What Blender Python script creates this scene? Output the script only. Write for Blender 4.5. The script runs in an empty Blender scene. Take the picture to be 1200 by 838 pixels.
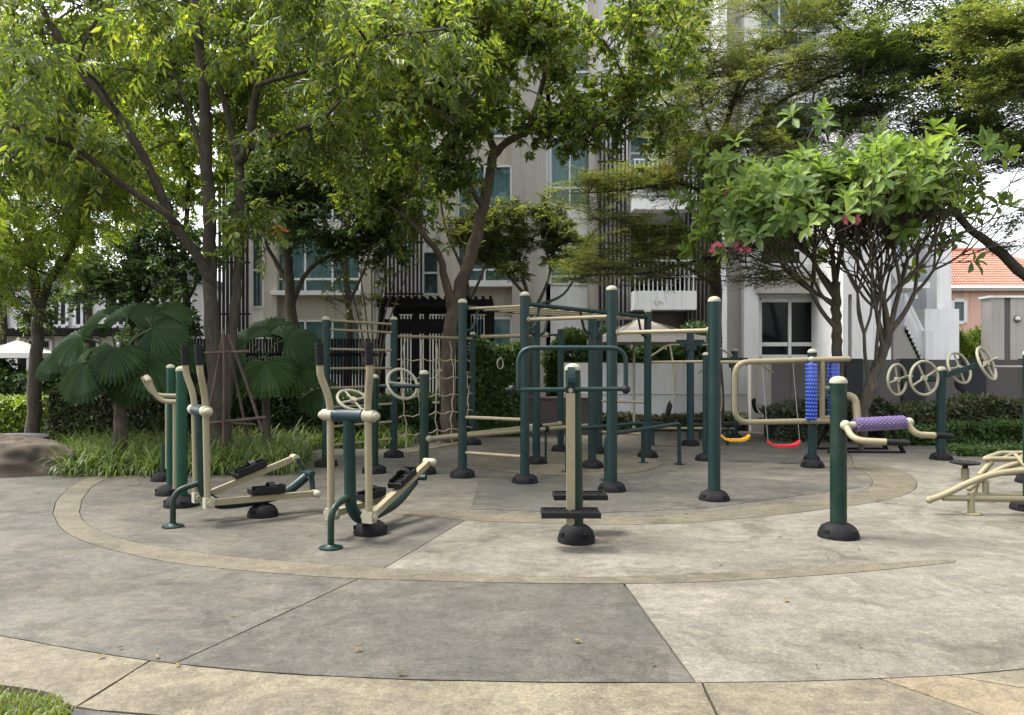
import bpy, bmesh, math, random
import numpy as np
from mathutils import Vector, Matrix

R = math.radians
rnd = random.Random(7)
rng = np.random.default_rng(11)
scene = bpy.context.scene
COL = scene.collection

# ------------------------------------------------------------------ camera, sky, sun, exposure
CAM_H, FOC, HORIZON = 1.55, 870.0, 428.0
cam_d = bpy.data.cameras.new('camera')
cam = bpy.data.objects.new('camera', cam_d)
COL.objects.link(cam)
cam.location = (0, 0, CAM_H)
cam.rotation_euler = (R(90), 0, 0)
cam_d.sensor_width = 36.0
cam_d.lens = 36.0 * FOC / 1200.0
cam_d.shift_y = 9.0 / 1200.0
cam_d.clip_start, cam_d.clip_end = 0.05, 2000
scene.camera = cam

SUN_EL, SUN_AZ = R(62), R(-80)        # azimuth from +Y towards +X
world = bpy.data.worlds.new('World')
scene.world = world
world.use_nodes = True
wn, wl = world.node_tree.nodes, world.node_tree.links
wn.clear()
sky = wn.new('ShaderNodeTexSky')
sky.sky_type = 'NISHITA'
sky.sun_disc = False
sky.sun_elevation, sky.sun_rotation = SUN_EL, SUN_AZ
sky.dust_density, sky.air_density = 4.0, 1.0
hsv = wn.new('ShaderNodeHueSaturation')
hsv.inputs['Saturation'].default_value = 0.22
bg = wn.new('ShaderNodeBackground')
bg.inputs['Strength'].default_value = 0.15
wo = wn.new('ShaderNodeOutputWorld')
wl.new(sky.outputs[0], hsv.inputs['Color']); wl.new(hsv.outputs[0], bg.inputs['Color']); wl.new(bg.outputs[0], wo.inputs[0])
sd = bpy.data.lights.new('sun', 'SUN')
sd.energy, sd.angle, sd.color = 1.6, R(18), (1.0, 0.95, 0.86)
sun = bpy.data.objects.new('sun', sd)
COL.objects.link(sun)
sv = Vector((math.sin(SUN_AZ) * math.cos(SUN_EL), math.cos(SUN_AZ) * math.cos(SUN_EL), math.sin(SUN_EL)))
sun.rotation_euler = sv.to_track_quat('Z', 'Y').to_euler()
scene.view_settings.view_transform = 'Standard'
scene.view_settings.look = 'None'
scene.view_settings.exposure = 1.95
scene.view_settings.gamma = 1.0
scene.render.engine = 'CYCLES'
scene.cycles.max_bounces = 10
scene.cycles.diffuse_bounces = 7
scene.cycles.transparent_max_bounces = 8
scene.cycles.use_denoising = True

# ------------------------------------------------------------------ measuring from the photograph (1200 px wide)
def W(px, py, D):
    return Vector(((px - 600) / FOC * D, D, CAM_H - (py - HORIZON) / FOC * D))
def G(px, py):
    D = CAM_H * FOC / (py - HORIZON)
    return Vector(((px - 600) / FOC * D, D, 0))
def GD(px, D):
    return Vector(((px - 600) / FOC * D, D, 0))

# ------------------------------------------------------------------ materials
def newmat(name):
    m = bpy.data.materials.new(name)
    m.use_nodes = True
    nt = m.node_tree
    return m, nt, nt.nodes['Principled BSDF'], nt.nodes['Material Output']
def ramp(nt, stops):
    r = nt.nodes.new('ShaderNodeValToRGB')
    e = r.color_ramp.elements
    while len(e) < len(stops): e.new(0.5)
    for i, (p, c) in enumerate(stops):
        e[i].position = p; e[i].color = (*c, 1) if len(c) == 3 else c
    return r
def noise(nt, scale, detail=4, rough=0.55, vec=None, dist=0.0):
    n = nt.nodes.new('ShaderNodeTexNoise')
    n.inputs['Scale'].default_value = scale; n.inputs['Detail'].default_value = detail
    n.inputs['Roughness'].default_value = rough; n.inputs['Distortion'].default_value = dist
    if vec is not None: nt.links.new(vec, n.inputs['Vector'])
    return n
def mixc(nt, a, b, fac, mode='MIX'):
    m = nt.nodes.new('ShaderNodeMix'); m.data_type = 'RGBA'; m.blend_type = mode
    for s, v in ((m.inputs[6], a), (m.inputs[7], b), (m.inputs[0], fac)):
        if hasattr(v, 'is_linked') or hasattr(v, 'links'): nt.links.new(v, s)
        else: s.default_value = (*v, 1) if isinstance(v, tuple) else v
    return m.outputs[2]
def bump(nt, h, strength, dist, bsdf):
    b = nt.nodes.new('ShaderNodeBump'); b.inputs['Strength'].default_value = strength; b.inputs['Distance'].default_value = dist
    nt.links.new(h, b.inputs['Height']); nt.links.new(b.outputs[0], bsdf.inputs['Normal'])
def worldpos(nt):
    return nt.nodes.new('ShaderNodeNewGeometry').outputs['Position']

def paint(name, c, rough=0.38, wear=0.25, dirt=(0.07, 0.062, 0.05)):
    m, nt, b, o = newmat(name)
    p = worldpos(nt)
    n1 = noise(nt, 5, 6, 0.65, p); n2 = noise(nt, 60, 4, 0.6, p)
    r1 = ramp(nt, [(0.45, (0, 0, 0)), (0.8, (wear, wear, wear))]); nt.links.new(n1.outputs[0], r1.inputs[0])
    dk = tuple(v * 0.78 for v in c)
    c0 = mixc(nt, c, dk, n2.outputs[0])
    cc = mixc(nt, c0, dirt, r1.outputs[0])
    chip = noise(nt, 34, 3, 0.5, p, 0.4); rc = ramp(nt, [(0.67, (0, 0, 0)), (0.70, (0.5,) * 3)]); nt.links.new(chip.outputs[0], rc.inputs[0])
    nt.links.new(mixc(nt, cc, (0.055, 0.028, 0.014), rc.outputs[0]), b.inputs['Base Color'])
    b.inputs['Specular IOR Level'].default_value = 0.3
    rr = ramp(nt, [(0.3, (rough,) * 3), (0.75, (rough + 0.22,) * 3)]); nt.links.new(n1.outputs[0], rr.inputs[0]); nt.links.new(rr.outputs[0], b.inputs['Roughness'])
    bump(nt, n2.outputs[0], 0.08, 0.004, b)
    return m
def plain(name, c, rough=0.6, var=0.3, scale=6, bmp=0.15, metal=0.0, spec=0.5):
    m, nt, b, o = newmat(name)
    p = worldpos(nt)
    n = noise(nt, scale, 6, 0.6, p)
    r = ramp(nt, [(0.25, tuple(v * (1 - var) for v in c)), (0.75, tuple(min(1, v * (1 + var)) for v in c))])
    nt.links.new(n.outputs[0], r.inputs[0]); nt.links.new(r.outputs[0], b.inputs['Base Color'])
    b.inputs['Roughness'].default_value = rough; b.inputs['Metallic'].default_value = metal
    b.inputs['Specular IOR Level'].default_value = spec
    if bmp:
        n2 = noise(nt, scale * 9, 4, 0.6, p); bump(nt, n2.outputs[0], bmp, 0.01, b)
    return m
def concrete(name, light, dark, stain, seed, stain_amt=0.7, blotch=0.55):
    m, nt, b, o = newmat(name)
    mp = nt.nodes.new('ShaderNodeMapping'); mp.inputs['Location'].default_value = (seed * 13.7, seed * 7.3, seed)
    nt.links.new(worldpos(nt), mp.inputs['Vector']); v = mp.outputs[0]
    big = noise(nt, blotch, 7, 0.62, v, 0.6); mid = noise(nt, 2.6, 8, 0.7, v, 0.3); fine = noise(nt, 45, 5, 0.7, v)
    st = nt.nodes.new('ShaderNodeMapping'); st.inputs['Scale'].default_value = (1.0, 1.5, 1); st.inputs['Rotation'].default_value = (0, 0, 0.9)
    nt.links.new(v, st.inputs['Vector']); streak = noise(nt, 1.3, 10, 0.78, st.outputs[0], 1.2)
    r1 = ramp(nt, [(0.38, dark), (0.60, light)]); nt.links.new(big.outputs[0], r1.inputs[0])
    r2 = ramp(nt, [(0.43, (0, 0, 0)), (0.62, (stain_amt,) * 3)]); nt.links.new(mid.outputs[0], r2.inputs[0])
    c = mixc(nt, r1.outputs[0], stain, r2.outputs[0])
    r3 = ramp(nt, [(0.36, (0.58,) * 3), (0.50, (1.0,) * 3), (0.66, (1.22,) * 3)]); nt.links.new(streak.outputs[0], r3.inputs[0])
    c = mixc(nt, c, r3.outputs[0], 0.8, 'MULTIPLY')
    r4 = ramp(nt, [(0.32, (0.62,) * 3), (0.68, (1.25,) * 3)]); nt.links.new(fine.outputs[0], r4.inputs[0])
    c = mixc(nt, c, r4.outputs[0], 0.8, 'MULTIPLY')
    # dark specks and hairline crazing
    vo = nt.nodes.new('ShaderNodeTexVoronoi'); vo.inputs['Scale'].default_value = 3.1; nt.links.new(v, vo.inputs['Vector'])
    r5 = ramp(nt, [(0.0, (0.45,) * 3), (0.045, (1, 1, 1))]); nt.links.new(vo.outputs['Distance'], r5.inputs[0])
    c = mixc(nt, c, r5.outputs[0], 0.75, 'MULTIPLY')
    sc = nt.nodes.new('ShaderNodeTexVoronoi'); sc.feature = 'DISTANCE_TO_EDGE'; sc.inputs['Scale'].default_value = 1.6
    wv = nt.nodes.new('ShaderNodeMix'); wv.data_type = 'VECTOR'; wv.inputs[0].default_value = 0.45
    nd = noise(nt, 3.0, 6, 0.7, v); nt.links.new(v, wv.inputs[4]); nt.links.new(nd.outputs['Color'], wv.inputs[5]); nt.links.new(wv.outputs[1], sc.inputs['Vector'])
    r6 = ramp(nt, [(0.0, (0.55,) * 3), (0.012, (1, 1, 1))]); nt.links.new(sc.outputs['Distance'], r6.inputs[0])
    gate = ramp(nt, [(0.5, (0, 0, 0)), (0.6, (0.7,) * 3)]); nt.links.new(nd.outputs[0], gate.inputs[0])
    c = mixc(nt, c, mixc(nt, c, r6.outputs[0], 1.0, 'MULTIPLY'), gate.outputs[0])
    agg = noise(nt, 130, 3, 0.6, v); r8 = ramp(nt, [(0.36, (0.62,) * 3), (0.5, (1.0,) * 3), (0.66, (1.35,) * 3)]); nt.links.new(agg.outputs[0], r8.inputs[0])
    c = mixc(nt, c, r8.outputs[0], 0.75, 'MULTIPLY')
    spill = noise(nt, 0.55, 9, 0.74, v, 2.2); r9 = ramp(nt, [(0.53, (1,) * 3), (0.56, (0.80, 0.79, 0.76)), (0.66, (0.68, 0.66, 0.62))]); nt.links.new(spill.outputs[0], r9.inputs[0])
    c = mixc(nt, c, r9.outputs[0], 0.8, 'MULTIPLY')
    pale = noise(nt, 1.1, 9, 0.76, st.outputs[0], 1.5); r10 = ramp(nt, [(0.55, (1,) * 3), (0.60, (1.16, 1.15, 1.12)), (0.72, (1.3, 1.28, 1.24))]); nt.links.new(pale.outputs[0], r10.inputs[0])
    c = mixc(nt, c, r10.outputs[0], 0.8, 'MULTIPLY')
    grit = noise(nt, 11, 7, 0.8, v, 0.2); r7 = ramp(nt, [(0.38, (0.74,) * 3), (0.62, (1.15,) * 3)]); nt.links.new(grit.outputs[0], r7.inputs[0])
    c = mixc(nt, c, r7.outputs[0], 0.9, 'MULTIPLY')
    nt.links.new(c, b.inputs['Base Color'])
    rr = ramp(nt, [(0.3, (0.62,) * 3), (0.7, (0.9,) * 3)]); nt.links.new(mid.outputs[0], rr.inputs[0]); nt.links.new(rr.outputs[0], b.inputs['Roughness'])
    b.inputs['Specular IOR Level'].default_value = 0.35
    bump(nt, mixc(nt, fine.outputs[0], streak.outputs[0], 0.4), 0.28, 0.012, b)
    return m
def leafmat(name, cols, trans=0.35, rough=0.42, spec=0.42, tint=(1.9, 1.8, 0.75)):
    m, nt, b, o = newmat(name)
    g = nt.nodes.new('ShaderNodeNewGeometry'); oi = nt.nodes.new('ShaderNodeObjectInfo')
    ad = nt.nodes.new('ShaderNodeMath'); ad.operation = 'ADD'
    nt.links.new(g.outputs['Random Per Island'], ad.inputs[0]); nt.links.new(oi.outputs['Random'], ad.inputs[1])
    fr = nt.nodes.new('ShaderNodeMath'); fr.operation = 'FRACT'; nt.links.new(ad.outputs[0], fr.inputs[0])
    n = len(cols)
    r = ramp(nt, [(i / max(1, n - 1) * 0.96, c) for i, c in enumerate(cols)])
    nt.links.new(fr.outputs[0], r.inputs[0])
    big = noise(nt, 0.8, 3, 0.5, g.outputs['Position'])
    rb = ramp(nt, [(0.3, (0.7, 0.75, 0.8)), (0.7, (1.25, 1.2, 1.0))]); nt.links.new(big.outputs[0], rb.inputs[0])
    c = mixc(nt, r.outputs[0], rb.outputs[0], 1.0, 'MULTIPLY')
    nt.links.new(c, b.inputs['Base Color'])
    b.inputs['Roughness'].default_value = rough; b.inputs['Specular IOR Level'].default_value = spec
    tr = nt.nodes.new('ShaderNodeBsdfTranslucent')
    nt.links.new(mixc(nt, c, tint, 1.0, 'MULTIPLY'), tr.inputs['Color'])
    mx = nt.nodes.new('ShaderNodeMixShader'); mx.inputs[0].default_value = trans
    nt.links.new(b.outputs[0], mx.inputs[1]); nt.links.new(tr.outputs[0], mx.inputs[2]); nt.links.new(mx.outputs[0], o.inputs['Surface'])
    return m
def wallmat(name, c, var=0.07, dirt=0.28):
    m, nt, b, o = newmat(name)
    p = worldpos(nt)
    n = noise(nt, 1.2, 6, 0.6, p)
    r = ramp(nt, [(0.25, tuple(v * (1 - var) for v in c)), (0.75, tuple(min(1, v * (1 + var)) for v in c))]); nt.links.new(n.outputs[0], r.inputs[0])
    mp = nt.nodes.new('ShaderNodeMapping'); mp.inputs['Scale'].default_value = (3.2, 3.2, 0.16); nt.links.new(p, mp.inputs['Vector'])
    s = noise(nt, 1.6, 8, 0.7, mp.outputs[0], 0.3); k = 1 - dirt
    r2 = ramp(nt, [(0.5, (1, 1, 1)), (0.72, (k, k * 0.985, k * 0.95))]); nt.links.new(s.outputs[0], r2.inputs[0])
    nt.links.new(mixc(nt, r.outputs[0], r2.outputs[0], 1.0, 'MULTIPLY'), b.inputs['Base Color'])
    b.inputs['Roughness'].default_value = 0.85
    n2 = noise(nt, 30, 4, 0.6, p); bump(nt, n2.outputs[0], 0.1, 0.01, b)
    return m
def glassmat(name, tint, rough=0.05, alpha=0.5, spec=0.8):
    m, nt, b, o = newmat(name)
    b.inputs['Base Color'].default_value = (*tint, 1); b.inputs['Roughness'].default_value = rough
    b.inputs['Specular IOR Level'].default_value = spec
    t = nt.nodes.new('ShaderNodeBsdfTransparent'); t.inputs[0].default_value = (0.75, 0.88, 0.88, 1)
    mx = nt.nodes.new('ShaderNodeMixShader'); mx.inputs[0].default_value = alpha
    nt.links.new(b.outputs[0], mx.inputs[1]); nt.links.new(t.outputs[0], mx.inputs[2]); nt.links.new(mx.outputs[0], o.inputs['Surface'])
    return m
def barkmat(name, c1, c2):
    m, nt, b, o = newmat(name)
    mp = nt.nodes.new('ShaderNodeMapping'); mp.inputs['Scale'].default_value = (1, 1, 0.25)
    nt.links.new(worldpos(nt), mp.inputs['Vector'])
    n = noise(nt, 22, 7, 0.7, mp.outputs[0], 0.5); n0 = noise(nt, 2.5, 4, 0.6, worldpos(nt))
    r = ramp(nt, [(0.3, c1), (0.7, c2)]); nt.links.new(n.outputs[0], r.inputs[0])
    r2 = ramp(nt, [(0.4, (0.75, 0.75, 0.7)), (0.7, (1.25, 1.3, 1.15))]); nt.links.new(n0.outputs[0], r2.inputs[0])
    nt.links.new(mixc(nt, r.outputs[0], r2.outputs[0], 1.0, 'MULTIPLY'), b.inputs['Base Color'])
    b.inputs['Roughness'].default_value = 0.9
    bump(nt, n.outputs[0], 0.9, 0.03, b)
    return m

M = {}
M['teal'] = paint('teal_paint', (0.0027, 0.0219, 0.0200), 0.36, 0.2)
M['green'] = paint('green_paint', (0.0018, 0.0195, 0.0112), 0.36, 0.2)
M['bright_green'] = paint('bright_green_paint', (0.0022, 0.0456, 0.0214), 0.34, 0.15)
M['blue_teal'] = paint('blue_teal_paint', (0.0084, 0.0321, 0.0383), 0.3, 0.2)
M['cream'] = paint('cream_paint', (0.2300, 0.2009, 0.1212), 0.42, 0.5, (0.25, 0.21, 0.14))
M['cap'] = paint('cap_plastic', (0.328, 0.307, 0.221), 0.5, 0.25)
M['rubber'] = plain('black_rubber', (0.009, 0.009, 0.010), 0.75, 0.7, 9, 0.3, 0.0, 0.14)
M['black_plastic'] = plain('black_plastic', (0.007, 0.007, 0.008), 0.5, 0.4, 12, 0.2, 0.0, 0.22)
M['steel'] = plain('galvanised_steel', (0.22, 0.22, 0.22), 0.4, 0.2, 20, 0.05, 0.7)
M['rope'] = plain('rope', (0.302, 0.260, 0.168), 0.9, 0.25, 50, 0.3)
M['blue'] = plain('blue_plastic', (0.0067, 0.0263, 0.2400), 0.35, 0.12, 10, 0.05)
M['blue_light'] = plain('pale_blue_stud', (0.0750, 0.1275, 0.4125), 0.35, 0.15, 10, 0)
M['purple'] = plain('purple_plastic', (0.0806, 0.0527, 0.1333), 0.42, 0.2, 12, 0.1)
M['purple_light'] = plain('purple_stud', (0.1116, 0.0806, 0.1736), 0.42, 0.2, 12, 0)
M['yellow'] = plain('yellow_plastic', (0.630, 0.302, 0.008), 0.35, 0.1, 8, 0)
M['red'] = plain('red_plastic', (0.521, 0.017, 0.029), 0.35, 0.1, 8, 0)
M['wood_stake'] = barkmat('stake_wood', (0.035, 0.022, 0.017), (0.09, 0.058, 0.045))
M['bark_dark'] = barkmat('dark_bark', (0.022, 0.018, 0.014), (0.085, 0.068, 0.05))
M['bark_brown'] = barkmat('brown_bark', (0.032, 0.024, 0.018), (0.115, 0.085, 0.062))
M['bark_grey'] = barkmat('grey_bark', (0.034, 0.027, 0.022), (0.125, 0.100, 0.080))
M['soil'] = plain('soil', (0.055, 0.045, 0.03), 0.95, 0.5, 5, 0.6)
M['joint'] = plain('joint_dirt', (0.03, 0.027, 0.022), 0.95, 0.5, 30, 0.6)
M['turf'] = plain('turf', (0.05, 0.085, 0.02), 0.95, 0.5, 9, 0.6)
M['rock'] = plain('rock', (0.068, 0.053, 0.038), 0.95, 0.8, 2.2, 0.7)
M['dark_stone'] = plain('dark_stone', (0.085, 0.085, 0.09), 0.6, 0.3, 8, 0.2)
M['white_wall'] = wallmat('white_render', (0.74, 0.74, 0.73))
M['grey_wall'] = wallmat('pale_grey_render', (0.60, 0.60, 0.59))
M['beige_wall'] = wallmat('beige_render', (0.42, 0.385, 0.335))
M['taupe_wall'] = wallmat('taupe_render', (0.33, 0.31, 0.28))
M['shaded_white_wall'] = wallmat('shaded_white_render', (0.554, 0.571, 0.605))  # white tower's stair side: its bluish shade is put into the colour
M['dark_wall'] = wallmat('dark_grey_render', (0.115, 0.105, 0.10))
M['black_pier'] = plain('black_render', (0.018, 0.018, 0.022), 0.7, 0.3, 3, 0.1)
M['slat'] = plain('dark_slat', (0.020, 0.016, 0.015), 0.7, 0.3, 4, 0.1, 0.0, 0.15)
M['black_timber'] = plain('black_timber', (0.009, 0.008, 0.008), 0.8, 0.4, 5, 0.2, 0.0, 0.12)
M['pvc'] = plain('white_frame', (0.622, 0.630, 0.630), 0.4, 0.04, 3, 0)
M['curtain'] = plain('teal_curtain', (0.55, 0.72, 0.72), 0.8, 0.15, 2, 0)
M['pale_curtain'] = plain('pale_curtain', (0.60, 0.62, 0.60), 0.8, 0.1, 2, 0)
M['interior'] = plain('dim_interior', (0.05, 0.05, 0.05), 0.9, 0.3, 1, 0)
M['glass'] = glassmat('window_glass', (0.10, 0.16, 0.17), 0.04, 0.66)
M['dark_glass'] = glassmat('dark_glass', (0.006, 0.008, 0.010), 0.06, 0.10, 0.22)
M['roof_tile'] = plain('orange_roof_tile', (0.30, 0.13, 0.088), 0.75, 0.22, 2.2, 0.2)
M['pink_wall'] = wallmat('peach_render', (0.571, 0.361, 0.286))
M['gate_grey'] = wallmat('grey_panel', (0.370, 0.349, 0.315))
M['canvas'] = plain('parasol_canvas', (0.437, 0.403, 0.353), 0.9, 0.1, 2, 0.1)
M['pale_canvas'] = plain('pale_canvas', (0.554, 0.538, 0.504), 0.9, 0.08, 2, 0.1)
M['brown_planter'] = plain('brown_planter', (0.045, 0.032, 0.028), 0.7, 0.25, 3, 0.15)
M['pink_petal'] = plain('pink_petal', (0.66, 0.16, 0.24), 0.5, 0.25, 30, 0)
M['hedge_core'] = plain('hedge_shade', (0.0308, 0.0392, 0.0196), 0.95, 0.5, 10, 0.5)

M['leaf_main'] = leafmat('broad_leaf', [(0.05, 0.085, 0.030), (0.085, 0.130, 0.036), (0.125, 0.175, 0.042), (0.20, 0.235, 0.05)], 0.55)
M['leaf_mid'] = leafmat('mid_leaf', [(0.055, 0.095, 0.030), (0.09, 0.145, 0.036), (0.13, 0.185, 0.042), (0.22, 0.245, 0.06)], 0.55)
M['leaf_bright'] = leafmat('bright_leaf', [(0.080, 0.140, 0.032), (0.120, 0.190, 0.036), (0.180, 0.245, 0.044), (0.250, 0.290, 0.056)], 0.55)
M['leaf_fine'] = leafmat('fine_leaf', [(0.060, 0.086, 0.044), (0.094, 0.126, 0.054), (0.13, 0.162, 0.064), (0.195, 0.21, 0.085)], 0.44)
M['leaf_fine_dark'] = leafmat('fine_dark_leaf', [(0.0468, 0.0728, 0.0350), (0.0715, 0.1066, 0.0425), (0.1105, 0.1495, 0.0525)], 0.42)
M['leaf_dark'] = leafmat('dark_leaf', [(0.0260, 0.0520, 0.0250), (0.0442, 0.0832, 0.0350), (0.0715, 0.1196, 0.0425)], 0.35)
M['leaf_hedge'] = leafmat('hedge_leaf', [(0.0312, 0.0442, 0.0250), (0.0546, 0.0780, 0.0350), (0.0780, 0.0676, 0.0550), (0.1560, 0.1755, 0.1063)], 0.3)
M['leaf_hedge_green'] = leafmat('green_hedge_leaf', [(0.0286, 0.0624, 0.0225), (0.0546, 0.1066, 0.0325), (0.0936, 0.1560, 0.0425)], 0.35)
M['leaf_lime'] = leafmat('lime_hedge_leaf', [(0.100, 0.160, 0.036), (0.160, 0.240, 0.046), (0.220, 0.290, 0.066)], 0.35)
M['leaf_frangipani'] = leafmat('frangipani_leaf', [(0.090, 0.150, 0.050), (0.125, 0.200, 0.060), (0.165, 0.25, 0.072), (0.225, 0.305, 0.09)], 0.45, 0.5, 0.3, (1.7, 1.65, 0.8))
M['palm_leaf'] = leafmat('palm_leaf', [(0.0250, 0.0528, 0.0216), (0.0338, 0.0696, 0.0264), (0.0450, 0.0864, 0.0312)], 0.28, 0.5, 0.28)
M['blade'] = leafmat('strap_blade', [(0.0492, 0.0902, 0.0324), (0.0820, 0.1353, 0.0414), (0.1148, 0.1640, 0.0504), (0.1804, 0.2132, 0.0864)], 0.4)
M['lawn'] = leafmat('lawn_blade', [(0.07, 0.10, 0.02), (0.11, 0.15, 0.03), (0.17, 0.17, 0.05)], 0.3)
M['orange_leaf'] = leafmat('orange_leaf', [(0.45, 0.13, 0.03), (0.5, 0.2, 0.04)], 0.4)
M['litter'] = leafmat('dry_leaf', [(0.06, 0.035, 0.02), (0.11, 0.07, 0.03), (0.20, 0.13, 0.05)], 0.1)

# ------------------------------------------------------------------ geometry helpers
ORG = {}
def link(o, parent=None):
    COL.objects.link(o)
    if parent is not None:
        o.parent = parent
        ORG[o.name] = ORG.get(parent.name, Vector())
    return o
def thing(name, label, cat, loc=(0, 0, 0), group=None, local=False):
    o = bpy.data.objects.new(name, None)
    o.empty_display_size = 0.2
    COL.objects.link(o)
    o.location = loc
    o['label'] = label; o['category'] = cat
    if group: o['group'] = group
    ORG[o.name] = Vector((0, 0, 0)) if local else Vector(loc)
    return o
def tag(o, label, cat, group=None, kind=None):
    o['label'] = label; o['category'] = cat
    if group: o['group'] = group
    if kind: o['kind'] = kind
    return o
def setting(o, label=None):
    o['kind'] = 'structure'
    if label: o['label'] = label
    return o
def obj_from_arrays(name, V, F, mat, parent=None, smooth=False, kind=None):
    """V (n,3) world, F (m,k)"""
    V = np.asarray(V, dtype=np.float32); F = np.asarray(F, dtype=np.int32)
    if parent is not None:
        V = V - np.array(ORG.get(parent.name, (0, 0, 0)), dtype=np.float32)
    me = mesh_arrays(name, V, F, mat, smooth)
    o = bpy.data.objects.new(name, me)
    link(o, parent)
    if kind: o['kind'] = kind
    return o
def mesh_arrays(name, V, F, mat, smooth=False):
    V = np.asarray(V, dtype=np.float32); F = np.asarray(F, dtype=np.int32)
    me = bpy.data.meshes.new(name)
    m, k = F.shape
    me.vertices.add(len(V)); me.vertices.foreach_set('co', V.ravel())
    me.loops.add(m * k); me.loops.foreach_set('vertex_index', F.ravel())
    me.polygons.add(m); me.polygons.foreach_set('loop_start', np.arange(0, m * k, k, dtype=np.int32))
    try: me.polygons.foreach_set('loop_total', np.full(m, k, dtype=np.int32))
    except Exception: pass
    if smooth: me.polygons.foreach_set('use_smooth', np.ones(m, dtype=bool))
    me.update(calc_edges=True)
    me.materials.append(mat)
    return me
def fillet(pts, r, n=5):
    pts = [Vector(p) for p in pts]
    out = [pts[0]]
    for i in range(1, len(pts) - 1):
        a, b, c = pts[i - 1], pts[i], pts[i + 1]
        d1, d2 = (a - b), (c - b)
        q = min(r, d1.length * 0.48, d2.length * 0.48)
        p1, p2 = b + d1.normalized() * q, b + d2.normalized() * q
        for k in range(n + 1):
            t = k / n
            out.append(p1 * (1 - t) ** 2 + b * 2 * t * (1 - t) + p2 * t * t)
    out.append(pts[-1])
    return out
def catmull(pts, seg=4):
    P = [Vector(p) for p in pts]
    P = [P[0] * 2 - P[1]] + P + [P[-1] * 2 - P[-2]]
    out = []
    for i in range(1, len(P) - 2):
        for k in range(seg):
            t = k / seg
            a, b, c, d = P[i - 1], P[i], P[i + 1], P[i + 2]
            out.append(0.5 * ((2 * b) + (c - a) * t + (2 * a - 5 * b + 4 * c - d) * t * t + (3 * b - a - 3 * c + d) * t ** 3))
    out.append(P[-2])
    return out
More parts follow.
